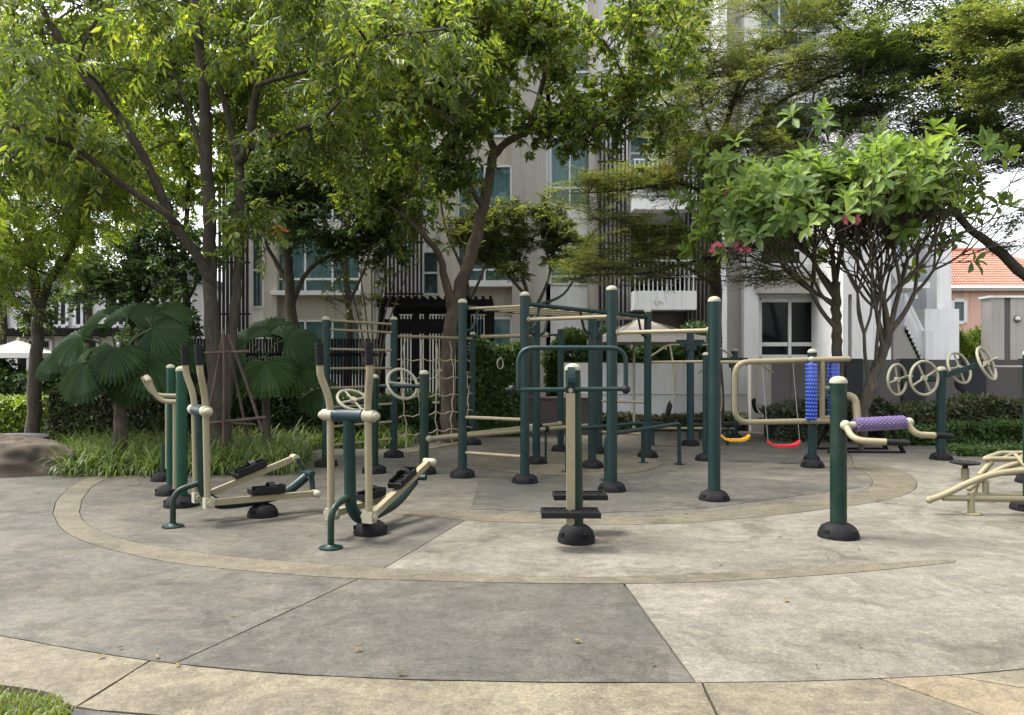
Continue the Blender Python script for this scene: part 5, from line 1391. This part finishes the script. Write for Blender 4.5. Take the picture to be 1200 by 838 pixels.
# fork trunk tree behind the palm, left
D = 13.6
b = GD(38, D)
grow_tree('slim_tree', 'slim forked tree with feathery yellow green leaves at the far left', 'tree', b, [
    ([b - Vector((0, 0, .05))] + LP([(40, 470), (44, 400), (45, 355)], D), 0.12, 0.095),
    (LP([(45, 362), (40, 330), (36, 300), (30, 260), (26, 210), (24, 150)], D), 0.10, 0.045),
    (LP([(46, 360), (58, 330), (78, 300), (95, 260), (93, 205), (86, 150)], D, D - .5), 0.085, 0.04),
    (LP([(36, 305), (18, 280), (0, 256), (-20, 220)], D, D - .4), 0.05, 0.02),
], [(40, 200, 13.2, 1.9, 1.8, 1.5, 30), (120, 240, 13.8, 1.1, 1.3, 1.0, 14), (10, 310, 12.8, 0.7, 0.8, 0.6, 7), (-60, 230, 13, 1.4, 1.4, 1.5, 10), (95, 120, 13.5, 1.8, 1.6, 1.0, 12)],
    'fern', 'leaf_bright', 'bark_dark', 6, 8, 1.05, droop=0.25, n_parts=120, seed=4)

# dark tree behind, in front of the facade
D = 16.0
b = GD(345, D)
grow_tree('dark_tree', 'dark small leaved tree with several thin limbs behind the stakes', 'tree', b, [
    ([b - Vector((0, 0, .05))] + LP([(344, 430), (342, 370), (338, 320), (337, 280), (334, 230)], D), 0.13, 0.07),
    (LP([(339, 335), (322, 305), (312, 285), (305, 250)], D), 0.06, 0.025),
    (LP([(342, 360), (356, 325), (380, 303), (420, 290), (450, 280)], D), 0.06, 0.025),
    (LP([(337, 285), (350, 250), (364, 215), (380, 170)], D), 0.05, 0.02),
], [(395, 250, 16, 1.3, 1.3, 0.9, 20), (340, 200, 16, 1.5, 1.4, 1.0, 22), (430, 220, 15.8, 1.1, 1.2, 1.0, 15), (300, 240, 16.2, .8, 1, .6, 7), (440, 300, 15.6, .7, .8, .4, 5)],
    'small', 'leaf_dark', 'bark_dark', 7, 9, 1.5, droop=0.3, seed=5)

# green wall of trees further back on the left
BT = [('background_tree', 'bright leaved tree filling the gap behind the slim forked tree', 100, 20.5, [(110, 200, 20.5, 2.8, 2, 2.8, 46), (60, 300, 20, 1.6, 1.4, 1.0, 16), (170, 110, 20.5, 2.8, 2, 2.0, 34), (60, 60, 20.5, 3, 2, 2.2, 34)], 'leaf_bright', 'broad', 9),
      ('background_tree', 'bright leaved tree glowing between the trunks of the big shade tree', 215, 19.0, [(220, 190, 19, 2.4, 1.8, 2.4, 44), (290, 110, 19, 2.2, 1.8, 2.4, 38), (305, 215, 18.6, 1.1, 1, .9, 13), (200, 40, 19.5, 3, 1.6, 1.6, 26)], 'leaf_bright', 'broad', 10),
      ('background_tree', 'mid green tree behind the dark small leaved tree', 405, 19.5, [(400, 120, 19.5, 2.2, 1.8, 2.4, 44), (450, 60, 19.5, 2.2, 1.6, 2, 30), (350, 40, 20, 2.8, 1.6, 2.0, 30), (470, 190, 19.5, 1.3, 1, 1.4, 16)], 'leaf_bright', 'broad', 11),
      ('background_tree', 'bright crown filling the top between the centre tree fork and the facade', 545, 20.5, [(540, 70, 20.5, 2.4, 1.4, 2.2, 40), (620, 20, 20.5, 2.2, 1.4, 1.4, 24), (450, 30, 20.5, 2.2, 1.4, 1.6, 24)], 'leaf_mid', 'broad', 16),
      ('background_tree', 'dark shrubby tree between the palm and the big trunk', 160, 17.5, [(160, 320, 17.5, 1.6, 1.3, 1.1, 24), (215, 300, 17.5, 1.2, 1.2, 1.2, 18), (110, 340, 18, 1.2, 1.0, .7, 10), (190, 380, 17.2, 1.3, 1, .8, 10)], 'leaf_dark', 'small', 12),
      ('background_tree', 'dark leaved tree at the left border behind the pale parasol', 0, 22.0, [(0, 330, 22, 2.2, 1.5, 1.0, 22), (-60, 220, 22, 2.6, 2, 3, 30), (60, 360, 23, 1.2, 1.2, .6, 8)], 'leaf_dark', 'small', 13)]
for nm, lab, px, D, cl, lf, kd, sd_ in BT:
    b = GD(px, D)
    grow_tree(nm, lab, 'tree', b, [([b - Vector((0, 0, .05))] + LP([(px + 2, 430), (px + 4, 370), (px, 300), (px + 6, 220), (px + 4, 120)], D), 0.12, 0.04),
        (LP([(px + 2, 360), (px + 24, 310), (px + 40, 250)], D), 0.05, 0.02), (LP([(px, 320), (px - 22, 270), (px - 34, 200)], D), 0.05, 0.02)],
        cl, kd, lf, 'bark_dark', 6, 5 if kd == 'broad' else 8, 1.15 if kd == 'broad' else 1.6, droop=0.3, group='trees filling the left background', seed=sd_)

# layered fine leaved trees, right
D = 17.0
b = GD(836, D)
grow_tree('layered_tree', 'tall tree with flat tiers of fine leaves in front of the balconies', 'tree', b, [
    ([b - Vector((0, 0, .05))] + LP([(838, 430), (838, 340), (838, 240), (836, 200), (844, 165), (856, 130), (872, 80)], D), 0.19, 0.04),
    (LP([(838, 250), (820, 225), (790, 215), (740, 222), (690, 226)], D, D - .8), 0.05, 0.015),
    (LP([(838, 300), (800, 310), (760, 320), (700, 322), (660, 330)], D, D - 1), 0.05, 0.015),
    (LP([(838, 335), (812, 318), (785, 300), (750, 296)], D, D - .6), 0.05, 0.015),
    (LP([(838, 190), (868, 165), (900, 130), (950, 100), (1000, 80)], D, D - .6), 0.08, 0.025),
    (LP([(838, 210), (870, 190), (920, 165), (980, 150)], D, D - 1), 0.06, 0.02),
    (LP([(838, 200), (815, 160), (790, 130), (770, 110)], D, D - .6), 0.05, 0.02),
    (LP([(858, 125), (900, 60), (960, 10)], D, D - .8), 0.045, 0.02), (LP([(840, 180), (822, 120), (812, 50), (800, 0)], D, D - .4), 0.045, 0.015),
], [(890, 130, 16.6, 2.2, 1.6, 1.6, 80), (960, 110, 16.4, 2.0, 1.6, 1.3, 60), (830, 130, 16.6, 1.2, 1.4, 1.6, 44), (740, 222, 16.2, 1.5, 0.9, .5, 30), (720, 265, 16.2, 1.2, 0.8, .35, 18), (730, 318, 16, 1.4, .8, .4, 26), (790, 285, 16.2, .9, .9, .4, 14),
    (890, 30, 16.8, 2.4, 1.8, 1.2, 44), (900, 200, 16.2, 1.8, 1.2, .7, 34), (1010, 60, 16, 1.8, 1.4, 1.3, 40), (880, 290, 15.6, .8, .6, .5, 10), (890, 335, 15.3, 1.0, .6, .3, 14), (700, 300, 16, .7, .6, .3, 9), (770, 190, 16.2, .9, .8, .5, 14), (780, 40, 17, 1.2, 1, 1, 14)],
    'fine', 'leaf_fine', 'bark_dark', 6, 5, 0.95, flat=True, droop=0.0, crad=0.62, seed=6)
D = 15.5
b = Vector((13.2, D, 0))
grow_tree('spreading_tree', 'dark fine leaved tree leaning in from beyond the right edge with a long low bough', 'tree', b, [
    ([b - Vector((0, 0, .05)), W(1330, 420, D), W(1290, 370, D)] + LP([(1240, 345), (1200, 322), (1165, 290), (1130, 262), (1105, 220), (1080, 180)], D), 0.16, 0.05),
    ([W(1300, 380, D), W(1280, 280, D), W(1250, 180, D), W(1200, 100, D), W(1140, 40, D)], 0.12, 0.04),
    (LP([(1250, 190), (1200, 165), (1150, 150), (1100, 148)], D, D - .5), 0.07, 0.025),
    (LP([(1200, 100), (1120, 90), (1060, 70), (1000, 60)], D, D + .4), 0.05, 0.02),
], [(1090, 90, 15.4, 1.7, 1.4, 1.1, 44), (1150, 150, 15.4, 1.0, 1.2, .8, 20), (1180, 195, 15.4, .8, 1.0, .3, 9), (1050, 30, 15.6, 1.8, 1.6, .9, 26), (1180, 60, 15.4, 1.5, 1.6, 1.4, 26), (1230, 250, 15.2, .8, .8, .6, 8), (1090, 160, 15.2, .7, .8, .4, 7)],
    'fine_big', 'leaf_fine_dark', 'bark_dark', 6, 7, 1.15, flat=True, droop=0.0, crad=0.6, seed=7)
D = 12.5
b = Vector((11.4, D + .4, 0))
grow_tree('corner_tree', 'yellow green tree reaching into the top right corner', 'tree', b, [
    ([b - Vector((0, 0, .05)), W(1380, 300, D), W(1330, 160, D), W(1250, 70, D), W(1190, 40, D)], 0.13, 0.03),
    ([W(1330, 170, D), W(1270, 130, D), W(1200, 110, D), W(1170, 100, D)], 0.05, 0.02),
], [(1180, 60, 12.3, 0.75, .9, .6, 15), (1190, 110, 12.2, .45, .6, .3, 7), (1150, 30, 12.4, .6, .8, .3, 7), (1230, 60, 12.3, 1.0, 1, .9, 10)],
    'fine_big', 'leaf_fine', 'bark_dark', 6, 7, 1.0, flat=True, droop=0.0, crad=0.5, seed=8)
# slender leaved shrub tree in front of the facade
D = 18.6
b = GD(622, D)
grow_tree('oleander', 'pale green slender leaved shrub tree before the beige column, above the overhead ladder', 'shrub', b, [
    ([b - Vector((0, 0, .05))] + LP([(622, 420), (622, 380), (618, 345), (604, 300), (598, 270)], D), 0.09, 0.03),
    (LP([(622, 370), (640, 335), (648, 300), (655, 270)], D), 0.05, 0.02), (LP([(620, 350), (590, 315), (575, 280), (570, 262)], D), 0.045, 0.02),
    (LP([(622, 360), (660, 345), (680, 310), (684, 280)], D), 0.04, 0.02),
], [(610, 262, 18.6, 1.6, 1.1, .6, 32), (660, 285, 18.5, .8, .8, .6, 16), (560, 285, 18.6, .9, .8, .6, 18), (600, 310, 18.4, 1.0, .7, .5, 12)],
    'slender', 'leaf_fine', 'bark_grey', 5, 4, 1.15, droop=-0.4, crad=0.42, seed=14)
b = GD(440, 16.2)
grow_tree('bare_shrub', 'nearly bare grey stemmed shrub behind the rung ladder', 'shrub', b, [([b] + LP([(438 + dx * .4, 440), (438 + dx, 380), (440 + dx * 2.2, 320)], 16.2), 0.03, 0.012) for dx in (-16, -8, -2, 5, 11, 17, -22)],
    [(430, 330, 16.2, .9, .6, .7, 14), (400, 360, 16.2, .6, .5, .4, 6)], 'slender', 'leaf_mid', 'bark_grey', 4, 1, 0.8, droop=-0.2, crad=0.4, seed=15)

# ------------------------------------------------------------------ frangipani
def frangipani(label, base, stem, starts, height_c, seed, base_z, n_parts, levels=5, flowers=(), zmax=6.4, bare_x=99, left_x=-99):
    r = random.Random(seed)
    t = thing('frangipani_tree', label, 'tree', Vector((base[0], base[1], 0)), 'frangipani trees')
    mb = MB(); C = limb_tube(mb, stem[0], stem[1], stem[2], 10)
    mb.build('trunk', M['bark_grey'], t, ang=70)
    tips, br = [], MB()
    top = Vector(C[-1])
    cx = Vector(height_c)
    def fork(p, d, L, rad, lev):
        bend = Vector((r.uniform(-.2, .2), r.uniform(-.2, .2), 0.28 if p.z < zmax - 1.3 else -0.55)) * (1 if lev > 1 else 0.7)
        m_ = p + d * L * 0.5; e = m_ + (d + bend).normalized() * L * 0.5
        br.tube(catmull([p, m_, e], 3), [rad * (1 - .04 * i) for i in range(7)], 7, caps=False)
        nd = (d + bend).normalized()
        if lev == 0 or (lev < 2 and r.random() < 0.15): tips.append((e, nd)); return
        k = 3 if r.random() < 0.55 else 2
        a0 = r.uniform(0, 6.28); x = nd.orthogonal().normalized(); y = nd.cross(x)
        for q in range(k):
            a = a0 + 6.28 * q / k + r.uniform(-.4, .4)
            dd_ = (nd + (x * math.cos(a) + y * math.sin(a)) * r.uniform(.35, .70)).normalized()
            fork(e, dd_, L * r.uniform(.72, .95), max(0.010, rad * 0.68), lev - 1)
    for (p, d, L, rad) in starts: fork(Vector(p), Vector(d).normalized(), L, rad, levels)
    br.build('branches', M['bark_grey'], t, ang=70)
    pos, dr, up, s = [], [], [], []
    for e, d in tips:
        hgt = (e.z - 2.2) / 3.5
        rim = 1 if e.x < left_x else e.z + r.uniform(-.35, .35) - (base_z + 0.06 * ((e.x - cx.x) ** 2))
        if r.random() > (0.9 if rim > 0 else 0.5 if rim > -0.5 else 0.16) * (0.4 if e.x > bare_x else 1.0): continue
        x = d.orthogonal().normalized(); y = d.cross(x); n = r.randint(7, 11)
        for k in range(n):
            a = 2.4 * k + r.uniform(-.3, .3); el = 0.3 + 0.85 * k / n
            v = (x * math.cos(a) + y * math.sin(a)) * math.cos(el) + d * math.sin(el)
            pos.append(np.array(e + d * 0.012 * k)); dr.append(np.array(v)); up.append(np.array(d * 1.0 + Vector((0, 0, .5)) - v * .1)); s.append(r.uniform(.75, 1.15) * (1 - .2 * k / n))
    make_foliage('foliage', 'single', pos, dr, up, s, M['leaf_frangipani'], t, n_parts)
    for px, py, D in flowers:
        c = W(px, py, D); f = MB()
        for i in range(13):
            cc = c + Vector((r.uniform(-.13, .13), r.uniform(-.08, .08), r.uniform(-.10, .10))); tl = r.uniform(-.5, .5)
            for k in range(5):
                a = 1.257 * k + i; d1 = Vector((math.cos(a), -0.25 + tl * math.sin(a), math.sin(a))); s1 = Vector((-math.sin(a), 0.1, math.cos(a)))
                f.add([cc, cc + d1 * .026 + s1 * .016, cc + d1 * .055, cc + d1 * .026 - s1 * .016], [(0, 1, 2, 3)])
        f.build('flower', M['pink_petal'], t, smooth=False, kind='stuff')
        near = min(tips, key=lambda q: (q[0] - c).length)[0]
        MB().tube([near, c], [0.012, 0.006], 6).build('flower_stalk', M['bark_grey'], t)
    return t
D = 14.6
b = GD(1008, D)
p0 = W(1040, 390, D)
frangipani('leaning frangipani with a vase of bare stems left of the hand wheels', b,
    ([b - Vector((0, 0, .05)), W(1012, 480, D), W(1024, 440, D), W(1036, 410, D), W(1042, 385, D)], 0.125, 0.09),
    [(W(1041, 392, D), (-.10, .0, 1), 0.85, 0.056), (W(1043, 386, D), (.12, -.2, 1), .85, 0.056), (W(1044, 388, D), (.75, .1, .95), .95, 0.055), (W(1036, 412, D), (-.30, -.15, 1), .85, 0.045), (W(1040, 398, D), (.1, .45, .9), .8, .045), (W(1039, 402, D), (-.22, .3, 1), .8, .045),
     (W(1020, 450, D), (-.25, -.1, 1), 1.0, .04), (W(1026, 435, D), (-.1, -.3, 1), 1.0, .04)],
    W(1050, 180, D), 21, 4.7, 300, 5, ((997, 256, D - 1.3),), 6.3, 8.0)
D = 15.2
b = GD(980, D)
frangipani('upright frangipani with pink flowers and low outstretched stems behind the blue rollers', b,
    ([b - Vector((0, 0, .05)), W(980, 440, D), W(981, 400, D), W(980, 370, D), W(979, 330, D)], 0.12, 0.085),
    [(W(979, 335, D), (-.15, -.1, 1), .74, .055), (W(979, 331, D), (.2, .1, 1), .74, .055), (W(980, 385, D), (-.85, -.3, .85), 1.0, 0.05), (W(979, 350, D), (-.6, -.2, .75), 1.0, .05), (W(979, 340, D), (-.5, .3, .8), 1.1, .045), (W(979, 360, D), (-.75, -.5, .40), .95, .04), (W(979, 356, D), (-.9, -.25, .42), 1.0, .042)],
    W(930, 220, D), 27, 3.6, 300, 4, ((841, 289, D - 1.2), (869, 288, D - 1.5), (920, 234, D - 1.2), (858, 228, D - .8)), 5.5, 99, 5.0)

# ------------------------------------------------------------------ fan palms
def fan_palm(label, base, crown, fronds, trunk_r, seed, trunk=True):
    r = random.Random(seed)
    t = thing('fan_palm', label, 'palm', Vector((base[0], base[1], 0)), 'fan palms')
    c0 = Vector(crown)
    if trunk:
        mb = MB(); pts = catmull([Vector((base[0], base[1], -.05)), Vector((base[0], base[1], 0)).lerp(c0, .5) + Vector((.03, 0, 0)), c0], 6)
        mb.tube(pts, [trunk_r * (1.25 - .4 * i / 12) * (1 + .12 * (i % 2)) for i in range(len(pts))], 12); mb.build('trunk', M['bark_brown'], t, ang=70)
    for (hub, nrm, rad, spread, axis) in fronds:
        hub = Vector(hub); n = Vector(nrm).normalized(); ax = Vector(axis); ax = (ax - n * ax.dot(n)).normalized(); sd = ax.cross(n)
        K = 26; vs, fs = [], []
        nr_ = 5
        for i in range(2 * K + 1):
            a = (i / (2 * K) - .5) * spread
            pleat = 0.020 if i % 2 else -0.020
            L = rad * 0.86 * (0.80 + 0.2 * math.cos(a * 0.55)) * r.uniform(.96, 1.03)
            for j in range(nr_ + 1):
                u = 0.04 + 0.96 * j / nr_
                ll = L * u * ((0.84 if i % 2 == 0 else 1.04) if j == nr_ else 1.0)
                p = hub + (ax * math.cos(a) + sd * math.sin(a)) * ll + n * (pleat * min(1, u * 1.6) * rad / .9 - 0.30 * rad * u * u * (0.5 + .5 * abs(a) / 3)) - Vector((0, 0, 0.16 * rad * u ** 3))
                vs.append(p)
        for i in range(2 * K):
            for j in range(nr_): fs.append((i * (nr_ + 1) + j, i * (nr_ + 1) + j + 1, (i + 1) * (nr_ + 1) + j + 1, (i + 1) * (nr_ + 1) + j))
        fo = MB().add(vs, fs).build('frond', M['palm_leaf'], t, ang=12)
        mid = c0.lerp(hub, .5) + Vector((0, 0, .10))
        MB().tube(catmull([c0, mid, hub], 4), 0.016, 6, caps=False).build('stalk', M['leaf_dark'], fo)
    return t
D = 11.6
b = GD(140, D); c = W(138, 425, D)
def fr(px, py, dd, rad, ax, nrm, spread=4.2): return (W(px, py, D + dd), nrm, rad, spread, ax)
fan_palm('large fan palm with broad dark pleated fronds above the border grass', b, c, [
    fr(150, 372, .2, .62, (.1, .1, 1), (0, -.8, .6)), fr(95, 395, -.2, .66, (-1, -.2, .1), (-.2, -.75, .65)), fr(178, 385, -.25, .62, (1, -.2, .2), (.25, -.75, .6)),
    fr(172, 420, -.5, .62, (.7, -.3, -.6), (.3, -.85, .4)), fr(100, 425, -.55, .64, (-.8, -.4, -.45), (-.3, -.85, .45)), fr(135, 408, -.7, .55, (-.1, -.5, -.8), (0, -.9, .45)),
    fr(70, 412, .2, .55, (-1, .1, -.3), (-.3, -.6, .7)), fr(205, 405, .2, .58, (1, .1, -.2), (.3, -.6, .7)), fr(125, 370, .5, .6, (-.4, .4, .9), (-.1, -.7, .7)), fr(190, 365, .5, .55, (.6, .4, .8), (.1, -.7, .7)),
    fr(150, 440, -.2, .5, (.2, -.2, -1), (.1, -.95, .2))], 0.085, 5)
D = 12.6
b = GD(312, D); c = W(308, 425, D)
fan_palm('second fan palm with dark fronds behind the brown stakes', b, c, [
    fr(290, 400, -.2, .66, (-.8, -.1, .6), (-.2, -.8, .6)), fr(335, 398, -.2, .66, (.8, -.1, .5), (.2, -.8, .6)), fr(312, 385, .2, .6, (0, .2, 1), (0, -.7, .7)),
    fr(340, 425, -.3, .6, (.9, -.2, -.4), (.3, -.85, .45)), fr(283, 425, -.3, .55, (-.8, -.2, -.5), (-.3, -.85, .4)), fr(312, 425, -.6, .6, (.1, -.4, -.8), (0, -.9, .4)), fr(372, 455, .2, .5, (.9, 0, -.6), (.3, -.8, .5))], 0.06, 6)
D = 11.6

# stakes round the big trunk
t = thing('tree_stakes', 'brown timber tripod of stakes tied round the big trunk', 'tree support', GD(272, 11.4))
Dk = 11.3
pole = [((240, 506), (262, 388), -.3, .2), ((308, 507), (268, 392), -.25, .2), ((262, 522), (262, 386), -.55, -.35), ((290, 512), (264, 392), .4, .3)]
for (a, b_, d0, d1) in pole:
    MB().tube([W(*a, Dk + d0), W(*a, Dk + d0).lerp(W(*b_, Dk + d1), .5) + Vector((.01, 0, 0)), W(*b_, Dk + d1)], 0.023, 9).build('stake', M['wood_stake'], t)
for a, b_, d0, d1 in (((236, 497), (312, 489), -.42, -.42), ((240, 414), (292, 412), -.32, -.3), ((250, 494), (300, 498), .3, .2)):
    MB().tube([W(*a, Dk + d0), W(*b_, Dk + d1)], 0.022, 9).build('cross_piece', M['wood_stake'], t)

# ------------------------------------------------------------------ hedges
def hedge(label, x0, x1, y0, y1, h, kind, mat, n, size, seed, core=True, wobble=0.12):
    r = np.random.default_rng(seed)
    t = thing('hedge', label, 'hedge', ((x0 + x1) / 2, (y0 + y1) / 2, 0))
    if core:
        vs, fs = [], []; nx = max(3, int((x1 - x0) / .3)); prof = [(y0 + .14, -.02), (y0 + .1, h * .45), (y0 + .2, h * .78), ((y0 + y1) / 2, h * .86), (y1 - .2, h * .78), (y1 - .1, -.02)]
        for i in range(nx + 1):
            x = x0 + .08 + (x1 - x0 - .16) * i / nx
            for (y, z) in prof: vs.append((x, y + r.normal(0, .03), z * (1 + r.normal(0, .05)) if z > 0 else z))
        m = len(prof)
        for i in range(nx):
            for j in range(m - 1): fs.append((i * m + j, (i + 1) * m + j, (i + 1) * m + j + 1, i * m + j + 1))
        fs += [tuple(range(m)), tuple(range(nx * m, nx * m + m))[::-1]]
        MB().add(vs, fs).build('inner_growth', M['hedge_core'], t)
    pos = []
    u = r.uniform(0, 1, (n, 3))
    face = r.uniform(0, 1, n)
    x = x0 + (x1 - x0) * u[:, 0]
    top = h * (1 + wobble * np.sin(x * 2.1 + seed) + wobble * np.sin(x * 5.3) * .6)
    y = np.where(face < .55, y0 + .14 * r.random(n), y0 + (y1 - y0) * u[:, 1])
    z = np.where(face < .55, top * u[:, 2], top * (0.86 + 0.2 * u[:, 2]))
    pos = np.stack([x, y, np.maximum(z, 0.02)], 1)
    d = r.normal(0, 1, (n, 3)); d[:, 1] -= .5; d[:, 2] += .3
    up = r.normal(0, .6, (n, 3)); up[:, 2] += .8; up[:, 1] -= .6
    make_foliage('foliage', kind, pos, d, up, size * r.uniform(.7, 1.25, n), M[mat], t)
    return t
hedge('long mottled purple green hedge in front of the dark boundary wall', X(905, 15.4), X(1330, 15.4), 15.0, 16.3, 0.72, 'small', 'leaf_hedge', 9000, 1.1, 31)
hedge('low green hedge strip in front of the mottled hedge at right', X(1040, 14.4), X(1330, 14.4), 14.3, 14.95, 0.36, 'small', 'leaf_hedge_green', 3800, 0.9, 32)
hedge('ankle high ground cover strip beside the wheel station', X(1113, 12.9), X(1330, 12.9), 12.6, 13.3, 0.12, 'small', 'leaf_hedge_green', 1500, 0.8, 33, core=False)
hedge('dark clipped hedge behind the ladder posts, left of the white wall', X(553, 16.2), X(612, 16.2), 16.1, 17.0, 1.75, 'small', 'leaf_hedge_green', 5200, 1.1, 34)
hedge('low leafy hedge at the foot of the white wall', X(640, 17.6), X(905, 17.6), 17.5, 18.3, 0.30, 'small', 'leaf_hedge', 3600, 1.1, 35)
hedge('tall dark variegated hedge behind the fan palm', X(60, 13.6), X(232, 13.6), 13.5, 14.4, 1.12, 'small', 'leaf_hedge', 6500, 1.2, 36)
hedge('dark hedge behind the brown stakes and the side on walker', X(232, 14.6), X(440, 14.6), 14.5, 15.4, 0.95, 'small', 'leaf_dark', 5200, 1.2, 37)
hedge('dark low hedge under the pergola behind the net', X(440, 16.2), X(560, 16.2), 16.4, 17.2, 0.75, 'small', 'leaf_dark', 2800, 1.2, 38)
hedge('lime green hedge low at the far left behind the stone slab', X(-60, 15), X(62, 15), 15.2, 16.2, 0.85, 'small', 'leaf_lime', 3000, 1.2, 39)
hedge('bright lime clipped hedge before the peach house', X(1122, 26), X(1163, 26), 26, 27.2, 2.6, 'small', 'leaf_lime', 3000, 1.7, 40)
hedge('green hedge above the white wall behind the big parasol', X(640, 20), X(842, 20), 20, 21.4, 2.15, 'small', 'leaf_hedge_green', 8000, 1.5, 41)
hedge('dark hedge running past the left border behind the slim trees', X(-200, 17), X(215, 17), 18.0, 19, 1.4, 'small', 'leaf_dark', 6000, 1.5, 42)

# one orange leaf cluster in the shade tree's hanging spray
t = thing('dead_leaf_spray', 'small orange dead leaf spray among the dark limbs right of the big trunk', 'leaves', W(326, 266, 12.5))
V, F = KINDS['broad'][0]
for k in range(3):
    o = obj_from_arrays('leaf', place(V, (0.2 - .3 * k, -.2, -.8), (0, -1, .2), W(320 + 5 * k, 266, 12.5), 1.1), F, M['orange_leaf'], t)
MB().tube([W(326, 262, 12.5), W(334, 240, 13.4), W(337, 285, 16.0)], 0.006, 5).build('twig', M['bark_dark'], t)
